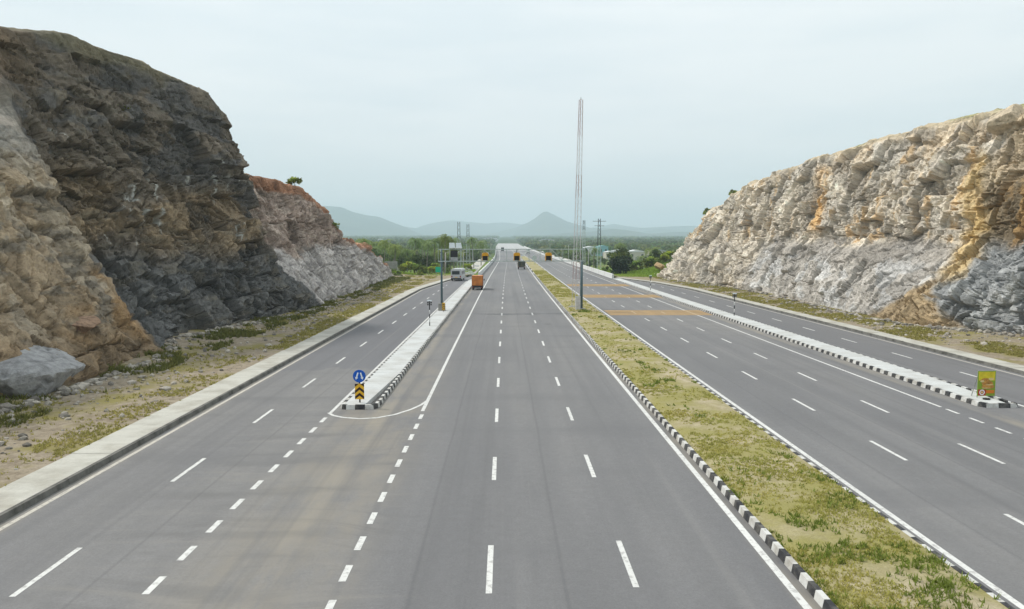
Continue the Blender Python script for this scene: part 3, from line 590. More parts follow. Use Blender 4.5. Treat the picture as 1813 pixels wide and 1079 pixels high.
def col_right(p, q, ids, cr):
    x, y, z = p.T; n = len(p)
    a = fbm(p/np.array([5, 6, 3.5]), 4, 301); b = fbm(p/np.array([1.6, 2.2, .8]), 4, 302); st = fbm(p/np.array([1.5, 1.8, 11]), 4, 303)
    zj = z + 2.2*(a - .5) + 4.0*(fbm(p/np.array([9, 10, 9]), 3, 306) - .5); yj = y + 4*(fbm(p/5, 3, 304) - .5)
    c = np.tile(np.array([0.60, 0.53, 0.43]), (n, 1))
    c = lerp(c, (0.70, 0.64, 0.55), sst((b - .5)/.1)*0.6); c = lerp(c, (0.50, 0.46, 0.40), sst((.46 - a)/.1)*0.75)
    c = lerp(c, (0.60, 0.41, 0.21), sst((st - .58)/.09)*band(zj, 8.5, 22, 3)*0.75)
    c = lerp(c, (0.62, 0.38, 0.15), np.exp(-((y - 118 - .3*(z - 14))/2.2)**2)*band(zj, 10.5, 21, 3)*0.9)              # rust stains down the joints
    c = lerp(c, (0.54, 0.43, 0.30), sst((zj - 18.5)/2)*sst((a - .42)/.12)*0.7)
    c = lerp(c, (0.32, 0.285, 0.24), sst((fbm(p/np.array([1.6, 2.0, 3.2]), 4, 311) - .54)/.06)*.75)
    gy = sst((141 - yj)/9)*.92 + .08
    c = lerp(c, (0.40, 0.375, 0.345), band(zj, -3, 8.6, 1.4)*0.9*gy)                           # grey blasted foot
    c = lerp(c, (0.52, 0.51, 0.495), band(zj, -3, 8, 1.4)*sst((fbm(p/np.array([3, 3.5, 2.2]), 3, 309) - .54)/.05)*0.85*gy); c = lerp(c, (0.33, 0.30, 0.265), band(zj, 6.4, 8.8, .8)*0.7*gy)
    c = lerp(c, (0.48, 0.40, 0.28), sst((z - np.interp(y, [60, 100, 138, 170, 190], [21.5, 22.4, 21.6, 17.5, 6.5]) + 1.2*(b - .5))/.8)*0.95)
    c = lerp(c, (0.20, 0.21, 0.08), sst((q - 5.3)/.3)*sst((a - .5)/.1)*0.7)
    nr = sst((80.5 - yj)/3.0)                                                            # near end: rusty above, blue-grey below, with its face's shadow painted in dark
    nc = np.tile(np.array([0.20, 0.155, 0.10]), (n, 1)); nc = lerp(nc, (0.34, 0.21, 0.085), sst((st - .5)/.1)*0.8)
    nc = lerp(nc, (0.50, 0.41, 0.29), sst((zj - 14)/2.5)*0.9); nc = lerp(nc, (0.27, 0.28, 0.285), band(zj, -3, 9.5, 2)*0.95)
    nc = lerp(nc, (0.38, 0.385, 0.38), band(zj, -3, 9, 2)*sst((b - .52)/.08)*0.8)
    c = c*(1 - nr[:, None]) + nc*nr[:, None]
    gul = np.exp(-((y - 79.0 - 0.25*(z - 8) - 2*(a - .5))/1.5)**2)*band(z, 5, 18, 3); c = lerp(c, (0.58, 0.42, 0.19), np.clip(gul*1.2, 0, 1)*0.8)
    cone = sst((5.6 - np.abs(y - 79.5)*0.75 - z + 1.3*(b - .5))/1.2)*sst((y - 70)/3); c = lerp(c, (0.36, 0.265, 0.15), cone*0.92)
    c = c*(0.84 + 0.32*ids[1][:, None])*(0.88 + 0.24*ids[2][:, None])*(0.86 + .28*ids[0][:, None])
    return np.clip(c, 0.01, 0.8)
AMPL = [(5.0, 2.8, 1.3, 1.7, 0.50, 11), (2.0, 1.05, 0.55, 0.85, 0.28, 12), (.8, .42, 0.20, 0.34, 0.10, 13)]
AMPR = [(3.6, 3.4, 1.5, 1.9, 0.60, 21), (1.6, 1.45, 0.62, 1.0, 0.36, 22), (.65, .55, 0.18, 0.32, 0.10, 23)]
rock_surface('cliff', KL, 0.125, 0.23, 250, -1, col_left, AMPL, lambda f: np.maximum(.75*sst((60.5 - f[:, 1])/2), 0.6*sst((f[:, 1] - 96)/5)*sst((8.4 - f[:, 2])/1.5)), -.03)
rock_surface('cliff', KR, 0.14, 0.24, 240, 1, col_right, AMPR, lambda f: 0.72*sst((9.4 - f[:, 2] + 2.4*(fbm(f/6, 2, 312) - .5))/1.4)*sst((f[:, 1] - 78)/4)*sst((146 - f[:, 1])/8), .02)

# boulders
def boulder(name, label, loc, size, rz, colr, seed, flat=1.0):
    import bmesh
    bm = bmesh.new(); bmesh.ops.create_icosphere(bm, subdivisions=5, radius=1); v = np.array([u.co[:] for u in bm.verts]); f = np.array([[l.index for l in k.verts] for k in bm.faces]); bm.free()
    rg = np.random.default_rng(seed); r = np.ones(len(v))*1.5
    for k in range(16):
        n_ = rg.normal(size=3); n_ /= np.linalg.norm(n_); dd = rg.uniform(.62, .95)
        dt = v@n_; r = np.minimum(r, np.where(dt > 0.05, dd/np.maximum(dt, .05), 9))
    r = np.minimum(r, 1.25); v = v*r[:, None]; v += v*(0.09*(fbm(v*2.5 + seed, 4, seed) - .5))[:, None]
    g = fbm(v*3 + seed, 4, 5); f1, f2, rid, off = worley(v*1.3 + seed, seed); cr = sst(1 - (f2 - f1)/.05); v = v*(1 - .03*cr)[:, None]
    colr = np.array(colr)[None]*(0.75 + 0.5*g)[:, None]*(1 - 0.45*cr)[:, None]
    o = mesh_np(name, v*np.array(size), f, M['rock'], col=colr); o.location = loc; o.rotation_euler = (0, 0, rz)
    return tag(o, label, 'boulder')
boulder('boulder', 'large smooth blue-grey boulder with cracks at the foot of the left cliff, lower left corner', (-28.0, 44.4, 0.30), (3.2, 5.0, 2.6), 0.1, (0.36, 0.36, 0.365), 5)
boulder('boulder', 'reddish tan blocky boulder resting above the smooth grey boulder', (-28.4, 50.2, 3.2), (1.3, 1.5, 0.95), 0.9, (0.33, 0.22, 0.15), 8)
boulder('boulder', 'round tan boulder perched on the grass at the far end of the right cliff', (40.6, 196.0, 2.6), (1.2, 1.2, 1.1), 0.4, (0.52, 0.36, 0.2), 14)
boulder('boulder', 'pale square block of stone on the ledge of the right cliff under its brow', (52.6, 79.5, 21.2), (1.7, 2.4, 1.5), 0.1, (0.54, 0.45, 0.33), 23)

# rubble: uncountable small stones along both cliff feet
def rubble():
    rg = np.random.default_rng(3); import bmesh
    bm = bmesh.new(); bmesh.ops.create_icosphere(bm, subdivisions=1, radius=1); bv = np.array([u.co[:] for u in bm.verts]); bf = np.array([[l.index for l in k.verts] for k in bm.faces]); bm.free()
    vs, fs, cs = [], [], []; k = 0
    for i in range(5200):
        left = rg.random() < 0.6; y = 18 + 165*rg.random()**1.5 if left else 62 + 115*rg.random()**1.2
        u = rg.random()**(3.2 if rg.random() < .8 else 1)
        if left: toe = np.interp(y, [c[0] for c in KL], [c[1][0][0] for c in KL]); x = toe + 0.8 + u*(-17.7 - toe - .8)*0.95; z = z_vl(np.array([x]), np.array([y]))[0]
        else: toe = np.interp(y, [c[0] for c in KR], [c[1][0][0] for c in KR]); x = toe - 0.8 - u*(toe - 36.9)*0.9; z = z_vr(np.array([x]), np.array([y]))[0]
        s = 0.035 + 0.22*rg.random()**5 + (0.22*rg.random()**2 if u < .12 else 0)
        v = bv*(1 + rg.uniform(-.3, .3, (len(bv), 1)))*np.array([s*rg.uniform(.7, 1.4), s*rg.uniform(.7, 1.4), s*.7]); a = rg.random()*6.28
        v = np.stack([v[:, 0]*math.cos(a) - v[:, 1]*math.sin(a) + x, v[:, 0]*math.sin(a) + v[:, 1]*math.cos(a) + y, v[:, 2] + z + s*.25], 1)
        vs.append(v); fs.append(bf + k); k += len(v); g = rg.uniform(.16, .5); cs.append(np.tile([g, g*.92, g*.8], (len(v), 1)))
    o = mesh_np('rubble', np.concatenate(vs), np.concatenate(fs), M['rock'], col=np.concatenate(cs)); stuff(o)
    tag(o, 'loose grey and tan stones scattered along the cliff feet', 'rubble')
rubble()

# ------------------------------------------------------------ terrain to the horizon
def terr(x, y):
    x = np.asarray(x, float); y = np.asarray(y, float)
    emb = sst((np.abs(x - 9.5) - 19)/12)
    h = -0.45 - 3.2*sst((y - 196)/95)*emb
    h = h + 3.6*np.exp(-((x - 47)/9)**2 - ((y - 205)/16)**2) + 1.6*np.exp(-((x + 34)/9)**2 - ((y - 196)/14)**2)
    h = h + np.where(y > 700, (np.minimum(y, 6200) - 700)*0.0112, 0)
    return h
xs = np.unique(np.concatenate([-np.geomspace(60, 9000, 46)[::-1], np.linspace(-60, 90, 76), np.geomspace(92, 9000, 46)]))
ys = np.unique(np.concatenate([np.linspace(-300, 20, 10), np.linspace(20, 420, 160), np.geomspace(425, 10500, 90)]))
XX, YY = np.meshgrid(xs, ys, indexing='ij'); ZZ = terr(XX, YY) + (n2(XX, YY, 9, 60).reshape(XX.shape) - .5)*0.5*sst((YY - 195)/30)*sst((np.abs(XX - 9.5) - 19)/8)
tg = NT('ground'); pp = tg.pos(); a_ = tg.noise(pp, 0.05, 6, .65); b_ = tg.noise(pp, 0.6, 6, .7); f_ = tg.noise(pp, 0.006, 5, .6)
cg = tg.ramp(a_, [(0.3, (0.10, 0.16, 0.03)), (0.5, (0.14, 0.21, 0.035)), (0.62, (0.20, 0.22, 0.07)), (0.72, (0.30, 0.24, 0.14))])
cg = tg.mix(0.6, cg, tg.ramp(b_, [(0.3, 0.6), (0.7, 1.35)]), 'MULTIPLY'); sx_ = tg.n('SeparateXYZ'); tg.l(pp, sx_.inputs[0])
far = tg.n('MapRange'); tg.l(sx_.outputs['Y'], far.inputs[0]); far.inputs[1].default_value = 330; far.inputs[2].default_value = 700
cg = tg.mix(far.outputs[0], cg, tg.ramp(f_, [(0.35, (0.035, 0.062, 0.022)), (0.6, (0.055, 0.085, 0.03)), (0.75, (0.12, 0.13, 0.05))]))
M['ground'] = tg.fin(cg, 0.95, b_, 0.5, 0.3, 0.1)
struct(mesh_np('ground', np.stack([XX, YY, ZZ], -1).reshape(-1, 3), grid_faces(len(xs), len(ys))[:, ::-1], M['ground'], smooth=True))

# hills: ridges with real depth, far across the plain
th = NT('hill_forest'); ph = th.pos(); hn = th.noise(ph, 0.004, 6, .6)
M['hill'] = th.fin(th.ramp(hn, [(0.3, (0.045, 0.065, 0.045)), (0.55, (0.075, 0.095, 0.055)), (0.75, (0.15, 0.14, 0.10))]), 0.95, hn, 0.6, 40, 0.1)
def hill(D, prof_px, depth, seed):
    px = np.array([p[0] for p in prof_px], float); py = np.array([p[1] for p in prof_px], float)
    U = np.linspace(px[0], px[-1], 160); ht = np.interp(U, px, py)
    ker = np.ones(5)/5; ht = np.convolve(np.pad(ht, 2, mode='edge'), ker, 'valid')
    X = (U - 892.5)/1329*D; Zc = 8.75 + (430 - ht)/1329*D
    W = np.linspace(-1, 1, 41); base = 40.0
    XX = np.repeat(X[:, None], 41, 1); YYy = D + W[None]*depth + 0*XX
    sh = (1 - np.abs(W)**1.25)[None]; rough = (n2(XX, YYy, 420, seed, 5).reshape(XX.shape) - .5)
    Z = base + np.maximum(0, Zc - base)[:, None]*np.clip(sh + rough*0.55*(1 - sh)*np.sqrt(np.clip(sh, 0, 1))*2, 0, 1.0) + rough*30*sh
    Z = np.where(np.abs(W)[None] > .97, -5, Z)
    return struct(mesh_np('hill', np.stack([XX, YYy, Z], -1).reshape(-1, 3), grid_faces(160, 41), M['hill'], smooth=True))
hill(6900, [(300, 420), (420, 384), (540, 371), (575, 366), (607, 367), (625, 375), (650, 381), (672, 384), (690, 392), (720, 404), (748, 416), (775, 421)], 900, 71)
hill(9300, [(690, 421), (730, 409), (750, 400), (772, 394), (800, 391), (830, 394), (860, 397), (890, 395), (915, 397), (945, 400), (1010, 402), (1058, 403), (1085, 396), (1108, 400), (1135, 403), (1165, 404), (1210, 408), (1290, 415)], 900, 72)
hill(7300, [(830, 420), (885, 411), (915, 403), (936, 394), (952, 384), (958, 378), (966, 375), (975, 379), (984, 383), (1000, 392), (1020, 398), (1045, 405), (1075, 404), (1097, 409), (1125, 416), (1170, 419)], 800, 73)
hill(8600, [(560, 420), (640, 402), (700, 398), (740, 406), (800, 410), (880, 408), (940, 404), (1000, 407), (1060, 404), (1110, 406), (1180, 402), (1240, 400), (1330, 412)], 700, 75)
hill(5600, [(880, 424), (950, 419), (1010, 413), (1050, 411), (1085, 405), (1110, 408), (1150, 414), (1190, 411), (1240, 412), (1320, 420)], 500, 76)
hill(7700, [(1040, 418), (1062, 410), (1080, 407), (1100, 411), (1125, 414), (1150, 408), (1172, 405), (1200, 409), (1230, 409), (1300, 405), (1400, 412), (1500, 420)], 700, 74)

# ------------------------------------------------------------ vegetation
def leaf_quads(cent, size, rg, flat=0.0):
    n = len(cent); d = rg.normal(size=(n, 3)); d[:, 2] *= (1 - flat); d /= np.linalg.norm(d, axis=1, keepdims=True)
    u = np.cross(d, rg.normal(size=(n, 3))); u /= np.linalg.norm(u, axis=1, keepdims=True); s = (size*rg.uniform(.6, 1.4, n))[:, None]
    w_ = np.cross(d, u)
    v = np.stack([cent - u*s, cent - w_*s*.6, cent + u*s, cent + w_*s*.6], 1).reshape(-1, 3)
    return v, np.arange(4*n).reshape(n, 4)
def crown_pts(rg, n, lobes, R, H, z0):
    """leaf centres on the skins of many overlapping uneven lobes"""
    lc = []; 
    for k in range(lobes):
        t = rg.uniform(0, 6.28); rr = R*math.sqrt(rg.random())*0.72; zz = z0 + H*(0.12 + 0.76*rg.random()**0.8)*(1 - 0.35*(rr/R)**2)
        lc.append((rr*math.cos(t), rr*math.sin(t), zz, rg.uniform(.22, .42)*min(R, H)))
    lc = np.array(lc); i = rg.integers(0, lobes, n); d = rg.normal(size=(n, 3)); d /= np.linalg.norm(d, axis=1, keepdims=True)
    r = lc[i, 3]*rg.uniform(.55, 1.08, n); p = lc[i, :3] + d*r[:, None]*np.array([1, 1, .8]); return p, i, lc
def make_tree(name, label, cat, group, H, R, trunk_h, n, base, seed, size=0.34, lobes=16):
    rg = np.random.default_rng(seed); t = thing(name, label, cat, (0, 0, 0), 0, group)
    p, i, lc = crown_pts(rg, n, lobes, R, H - trunk_h, trunk_h)
    v, f = leaf_quads(p, size, rg)
    lob = rg.uniform(.45, 1.6, lobes)[i]; c = np.array(base)[None]*(lob*rg.uniform(.75, 1.3, n))[:, None]; c[:, 0] *= rg.uniform(.8, 1.3, n)
    mesh_np('crown', v, f, M['leaf'], t, col=np.repeat(c, 4, 0))
    m = MB(); top = Vector((0, 0, trunk_h*1.25)); m.tube((0, 0, -.5), tuple(top), 0.05*H*.55, 0.03*H*.55, 7)
    for k in range(0, lobes, 2): m.tube(tuple(top*rg.uniform(.7, 1)), tuple(lc[k, :3]), 0.014*H, 0.005*H, 5)
    m.build('trunk', M['bark'], t, smooth=True); return t
def make_palm(label, group, H, seed, base=(0.19, 0.255, 0.085)):
    rg = np.random.default_rng(seed); t = thing('coconut_palm', label, 'palm tree', (0, 0, 0), 0, group)
    m = MB(); lean = rg.uniform(-.8, .8, 2); pts = [Vector((lean[0]*u*u, lean[1]*u*u, H*u - .5*(u == 0))) for u in np.linspace(0, 1, 7)]
    for k in range(6): m.tube(tuple(pts[k]), tuple(pts[k + 1]), .2 - .015*k, .185 - .015*k, 7, caps=(k in (0, 5)))
    m.build('trunk', M['palm_bark'], t, smooth=True)
    vs, fs, cs = [], [], []; k0 = 0; top = np.array(pts[-1])
    for q in range(20):
        az = q*2.4 + rg.uniform(-.3, .3); el = rg.uniform(-.35, 1.15); ln = rg.uniform(3.0, 4.3); pos = top.copy(); ang = el
        for sgm in range(8):
            stp = ln/8; dirv = np.array([math.cos(az)*math.cos(ang), math.sin(az)*math.cos(ang), math.sin(ang)]); nx = pos + dirv*stp
            side = np.array([-math.sin(az), math.cos(az), 0]); wd = .62*math.sin(math.pi*min(1, (sgm + 1.2)/9.0))**.6; dr = np.array([0, 0, -.42*wd])
            for sg in (1, -1):
                e = pos + dirv*stp*.75 + side*sg*wd + dr + dirv*.22
                vs.append([pos, pos + dirv*stp*.7, e + dirv*.12, e]); fs.append([k0, k0 + 1, k0 + 2, k0 + 3]); k0 += 4
                g = rg.uniform(.75, 1.35); cs += [np.array(base)*g]*4
            pos = nx; ang -= .21 + .05*sgm
    mesh_np('crown', np.array(vs).reshape(-1, 3), np.array(fs), M['leaf'], t, col=np.array(cs)); return t
def at_px(px, Y): return (px - 892.5)/1329*Y
def ground_z(x, y): return float(terr(x, y))
GB = 'dense trees in the groves beside the highway'; GP = 'coconut palms in the groves beside the highway'; GS = 'shrubs on the banks beyond the cliffs'
LB = 'leafy green tree standing in the groves beside the highway beyond the cliffs'
LP = 'coconut palm rising from the groves beside the highway beyond the cliffs'
LS = 'low bright green shrub on the banks beyond the cliff ends'
bt = [make_tree('broadleaf_tree', LB, 'tree', GB, 9.5, 4.6, 2.0, 1500, (0.085, 0.135, 0.040), 101),
      make_tree('broadleaf_tree', LB, 'tree', GB, 8.0, 4.2, 1.4, 1300, (0.105, 0.155, 0.042), 102),
      make_tree('broadleaf_tree', LB, 'tree', GB, 11.0, 4.4, 2.8, 1500, (0.062, 0.105, 0.038), 103)]
pt = [make_palm(LP, GP, 10.5, 111), make_palm(LP, GP, 8.8, 112), make_palm(LP, GP, 12.0, 113)]
sh = [make_tree('shrub', LS, 'shrub', GS, 3.0, 1.9, 0.4, 700, (0.19, 0.26, 0.05), 121, 0.2, 9),
      make_tree('shrub', LS, 'shrub', GS, 2.2, 1.7, 0.3, 600, (0.15, 0.21, 0.045), 122, 0.18, 9)]
used = {}
def place(protos, k, x, y, s=1.0, label=None):
    pr = protos[k]; z = ground_z(x, y); rz = random.uniform(0, 6.28); key = pr.as_pointer()
    sc = (s*random.uniform(.9, 1.1), s*random.uniform(.9, 1.1), s)
    if key not in used:
        used[key] = 1; pr.location = (x, y, z); pr.rotation_euler = (0, 0, rz); pr.scale = sc; r = pr
        if label: r['label'] = label
        return r
    return dup(pr, (x, y, z), rz, label, sc)
rt = random.Random(5)
# left grove
for i in range(64):
    Y = rt.choice([232, 245, 262, 285, 310, 340, 380, 420]) + rt.uniform(-9, 9); px = rt.uniform(615, 838 if Y > 270 else 815)
    x = at_px(px, Y)
    if x > -9 - 0.02*Y: continue
    if rt.random() < .5: place(pt, rt.randrange(3), x, Y, rt.uniform(.8, 1.05))
    else: place(bt, rt.randrange(3), x, Y, rt.uniform(.65, 1.0))
for px, Y, k in ((648, 228, 0), (663, 238, 1), (681, 224, 2), (699, 240, 0), (722, 232, 1), (741, 244, 2), (756, 228, 0), (771, 250, 1), (804, 246, 0), (839, 262, 2), (852, 300, 1)): place(pt, k, at_px(px, Y), Y, random.uniform(.8, 1.05))
for px, Y, k in ((1012, 300, 0), (1050, 262, 1), (1112, 236, 0), (1136, 250, 1), (1160, 240, 2), (1187, 262, 0), (1200, 250, 1)): place(pt, k, at_px(px, Y), Y, random.uniform(.55, .8))
# right grove
for i in range(60):
    Y = rt.choice([225, 245, 262, 285, 315, 350, 390, 430]) + rt.uniform(-9, 9); px = rt.uniform(1005, 1235)
    x = at_px(px, Y)
    if x < 30 + 0.015*Y or (x > 37 and Y < 222): continue
    lo_ = .58 if (Y > 250 and px < 1170) else 1.0
    if rt.random() < .25: place(pt, rt.randrange(3), x, Y, rt.uniform(.7, .95)*lo_)
    else: place(bt, rt.randrange(3), x, Y, rt.uniform(.6, .9)*lo_)
big = make_tree('broadleaf_tree', 'large dark round tree right of the highway where the white barrier begins', 'tree', None, 6.6, 3.9, 0.9, 2400, (0.022, 0.038, 0.017), 131, 0.28, 18)
big.location = (31.6, 206, -.8)
tall = make_palm('tall shaggy palm rising above the left end of the overhead gantry', None, 11.2, 141, (0.15, 0.19, 0.05)); tall.location = (at_px(787, 205), 205, -1.2); tall.scale = (.9, .9, 1.0)
for px, Y, s, k in ((716, 196, 1.1, 0), (735, 200, 1.2, 0), (752, 207, 1.35, 1), (764, 204, 1.0, 0), (692, 190, 0.9, 1), (705, 187, .8, 1), (774, 214, 1.3, 0), (728, 214, 1.4, 0), (745, 196, .7, 1),
                   (788, 220, 1.2, 1), (826, 232, 1.0, 0), (1128, 214, 1.2, 0), (1142, 218, 1.3, 1), (1152, 216, 1.4, 0), (1168, 212, 1.3, 1), (1120, 224, 1.2, 1), (1178, 206, 1.0, 0), (1185, 209, 1.3, 0), (1072, 226, 1.0, 1)):
    place(sh, k, at_px(px, Y), Y, s)
for (x, y, z, s, lb, k) in ((-35.9, 72.5, 19.2, .85, 'green bush growing from the middle of the dark left cliff face', 0), (-43.6, 65.5, 29.0, .5, 'small dark bush on the skyline at the top left corner of the dark cliff', 1),
                         (-33.0, 121, 16.8, .8, 'green bush on the brow of the pinkish farther left cliff', 0), (47.3, 176, 14.8, .9, 'dark green bush hanging on the sloping far end of the right cliff', 1),
                         (50.0, 166, 18.8, .7, 'small bush on the brow near the far end of the right cliff', 1), (-31.0, 139, 11.2, .6, 'small dark bush on the steep far edge of the pinkish left cliff', 1)):
    o = dup(sh[k], (x, y, z), 0, lb, s); del o['group']
# distant woodland: one mass
def woodland():
    rg = np.random.default_rng(9); C_, S_, K_ = [], [], []
    n = 9000; Y = 400*(6200/400)**(rg.random(n)**0.85); X = (rg.uniform(430, 1330, n) - 892.5)/1329*Y
    ok = (np.abs(X - 9.5 - bend(Y)) > 24 + 0.004*Y); pxx = X/Y*1329 + 892.5; ok &= ~((Y < 720) & (pxx > 1030) & (pxx < 1185)); X, Y = X[ok], Y[ok]; Z = terr(X, Y)
    keep = n2(X, Y, 160, 33) > .36; X, Y, Z = X[keep], Y[keep], Z[keep]
    for x, y, z in zip(X, Y, Z):
        H = rg.uniform(5, 10); R = rg.uniform(3, 6) + y*.0016; m = int(np.clip(34000/y, 9, 60))
        d = rg.normal(size=(m, 3)); d /= np.linalg.norm(d, axis=1, keepdims=True); d[:, 2] = np.abs(d[:, 2])*1.1 - .25
        C_.append(np.array([x, y, z + H*.45]) + d*np.array([R, R, H*.55])*rg.uniform(.7, 1.05, (m, 1))); S_.append(np.full(m, .5 + y*.0011 + R*.1))
        g = np.array([0.075, 0.12, 0.042])*rg.uniform(.6, 1.6)*np.array([rg.uniform(.8, 1.3), 1, 1]); K_.append(np.tile(g, (m, 1))*rg.uniform(.8, 1.2, (m, 1)))
    Cn = np.concatenate(C_); v, f = leaf_quads(Cn, np.concatenate(S_), rg)
    o = mesh_np('woodland', v, f, M['leaf'], col=np.repeat(np.concatenate(K_), 4, 0)); stuff(o); tag(o, 'hazy mass of woods covering the plain towards the hills', 'woods')
woodland()

# grass blades on the median, verges and banks
def grass(name, label, areas, seed):
    rg = np.random.default_rng(seed); vs, cs = [], []
    for n, xf, yf, zf, dens, hh, palette in areas:
        y = yf(rg.random(n)); x = xf(rg.random(n), y); k = dens(x, y) > rg.random(n); x, y = x[k], y[k]; z = zf(x, y)
        m = 5; base = np.stack([x + bend(y), y, z], 1); hue = n2(x, y, 1.1, seed + 5)
        for j in range(m):
            q = len(x); a = rg.random(q)*6.28; r = rg.random(q)*.12; b = base + np.stack([np.cos(a)*r, np.sin(a)*r, np.zeros(q)], 1)
            h = hh*rg.uniform(.5, 1.3, q)*(1 + y*.004); wd = (.012 + .0009*y)*rg.uniform(.7, 1.3, q); t = rg.random(q)*6.28
            sd = np.stack([np.cos(t)*wd, np.sin(t)*wd, np.zeros(q)], 1); ln = rg.normal(size=(q, 2))*.5
            tip = b + np.stack([ln[:, 0]*h, ln[:, 1]*h, h], 1)
            vs.append(np.stack([b - sd, b + sd, tip], 1).reshape(-1, 3))
            c = np.array(palette[0])[None]*(1 - hue[:, None]) + np.array(palette[1])[None]*hue[:, None]; c = c*rg.uniform(.7, 1.35, (q, 1)); cs.append(np.repeat(c, 3, 0))
    v = np.concatenate(vs); o = mesh_np(name, v, np.arange(len(v)).reshape(-1, 3), M['grass'], col=np.concatenate(cs)); stuff(o); tag(o, label, 'grass')
def near(a, b, p=2.0): return lambda u: a + (b - a)*u**p
yel = [(0.46, 0.41, 0.14), (0.26, 0.30, 0.08)]; dryp = [(0.42, 0.36, 0.13), (0.26, 0.26, 0.07)]; grn = [(0.17, 0.30, 0.04), (0.27, 0.36, 0.06)]
def patch(sc, s, lo, hi): return lambda x, y: sst((n2(x, y, sc, s) - lo)/(hi - lo))
grass('grass', 'patchy yellow green grass growing on the central median strip', [
    (34000, lambda u, y: 7.85 + u*4.05, near(12, 230, 2.2), lambda x, y: z_med(x, y) - .02, lambda x, y: patch(2.2, 401, .40, .62)(x, y)*(.16 + .84*np.maximum(sst((62 - y)/30), .5*sst((y - 105)/20))), .075, yel),
    (9000, lambda u, y: 7.85 + u*4.05, near(12, 95, 1.5), lambda x, y: z_med(x, y) - .02, lambda x, y: np.maximum(patch(1.6, 402, .60, .74)(x, y), .9*sst((30 - y)/9)*patch(1.3, 412, .46, .60)(x, y)), .15, [(0.20, 0.26, 0.05), (0.14, 0.19, 0.04)])], 21)
def toe_gap(x, y): return sst((n2(x, y, 3.5, 405) - .44)/.14)*np.where(x > -19.8, 1, np.where(x < -23.2, 1.0, .18))
grass('grass', 'dry yellow grass along the dirt verges between pavement and cliffs', [
    (22000, lambda u, y: -17.6 - u*7.8, near(20, 190, 1.5), lambda x, y: z_vl(x, y) - .02, toe_gap, .11, dryp),
    (9000, lambda u, y: -22.6 - u*4.2, near(25, 180, 1.5), lambda x, y: z_vl(x, y) - .02, lambda x, y: patch(2.5, 415, .44, .58)(x, y), .26, [(0.20, 0.19, 0.06), (0.10, 0.13, 0.03)]),
    (12000, lambda u, y: 36.2 + u*5.5, near(55, 190, 1.3), lambda x, y: z_vr(x, y) - .02, patch(4, 406, .40, .56), .12, dryp)], 22)
grass('grass', 'lush bright green grass on the bank beyond the right cliff', [
    (9000, lambda u, y: eR(y) + 2.2 + u*24, near(188, 240, 1.0), lambda x, y: terr(x, y) - .05, patch(8, 407, .2, .45), .42, grn),
    (7000, lambda u, y: eL(y) - 3 - u*26, near(196, 250, 1.0), lambda x, y: terr(x, y) - .05, patch(8, 408, .3, .55), .4, grn)], 23)

def ground_z0(x, y): return float(terr(x, y))
# ------------------------------------------------------------ street furniture
# barriers on the bridge approach
def barrier(x, a, b, label, sgn):
    m = MB(); q = yrange(a, b)
    for c, d in zip(q[:-1], q[1:]):
        def ring(y): return [P(x - .34, y, -.4), P(x + .34, y, -.4), P(x + .24, y, .35), P(x + .2, y, 1.1), P(x - .2, y, 1.1), P(x - .24, y, .35)]
        A, B = ring(c), ring(d); n = 6
        for k in range(n): m.poly([A[k], A[(k + 1) % n], B[(k + 1) % n], B[k]])
    m.poly(list(reversed(ring(a)))); m.poly(ring(b))
    return tag(m.build('crash_barrier', M['barrier']), label, 'crash barrier')
barrier(26.1, 184, 900, 'long white concrete crash barrier along the right edge of the highway beyond the cliff', 1)
barrier(-7.15, 196, 900, 'long white concrete crash barrier along the left edge of the highway beyond the bus', -1)

# slip roads and loose blocks beyond the gantry
sr = MB(); ribbon(sr, lambda y: -13.5 - (y - 225)*.012, lambda y: -9.2 - (y - 225)*.010, yrange(222, 640), -.30); ribbon(sr, lambda y: 28.2 + (y - 330)*.012, lambda y: 32.5 + (y - 330)*.014, yrange(330, 700), -.30)
struct(sr.build('slip_road', M['pave']))
for x, y, q in ((-9.6, 205, .2), (-10.5, 209, .5), (-9.4, 213, -.2), (-11.2, 216, .1), (-10.0, 222, .9), (-12.4, 212, .3), (-11.0, 232, .4), (-12.8, 240, .1), (-9.8, 246, .6), (-12.0, 262, .2), (-10.4, 285, 0), (-13.2, 300, .4)):
    zz = ground_z0(x, y); o = MB().hexa([(-.9, -.3, -.2), (.9, -.3, -.2), (.9, .3, -.2), (-.9, .3, -.2), (-.9, -.12, .85), (.9, -.12, .85), (.9, .12, .85), (-.9, .12, .85)]).build('concrete_block', M['barrier'], bevel=.03)
    o.location = (x, y, zz); o.rotation_euler = (0, 0, q); tag(o, 'loose white concrete block lying beside the road beyond the bus', 'concrete block', 'loose concrete blocks beyond the bus')

# keep-either-side sign on the left island nose
def arrow(m, cx, cz, ang, ln, y):
    u = Vector((math.sin(ang), -math.cos(ang))); v = Vector((u.y, -u.x)); c = Vector((cx, cz))
    def q(a, b): p = c + u*a + v*b; return (p.x, p.y)
    m.prism([q(-ln*.5, -.036), q(-ln*.5, .036), q(ln*.16, .036), q(ln*.16, .088), q(ln*.5, 0), q(ln*.16, -.088), q(ln*.16, -.036)], 'y', y - .006, y)
t = thing('direction_sign', 'round blue sign with two white arrows over a black and yellow chevron board', 'road sign', (-7.72, 40.35, 0.235))
MB().tube((0, 0.04, -.05), (0, .04, 1.72), .04, .04, 10).build('post', M['black'], t, True)
m = MB(); m.prism([(math.cos(k*math.pi/24)*.34, 1.43 + math.sin(k*math.pi/24)*.34) for k in range(48)], 'y', -.022, 0); disc = m.build('sign_disc', M['blue'], t)
for sg in (-1, 1):
    m = MB(); arrow(m, sg*.125, 1.43, sg*.30, .40, -.022); m.build('arrow', M['sky_white'], disc)
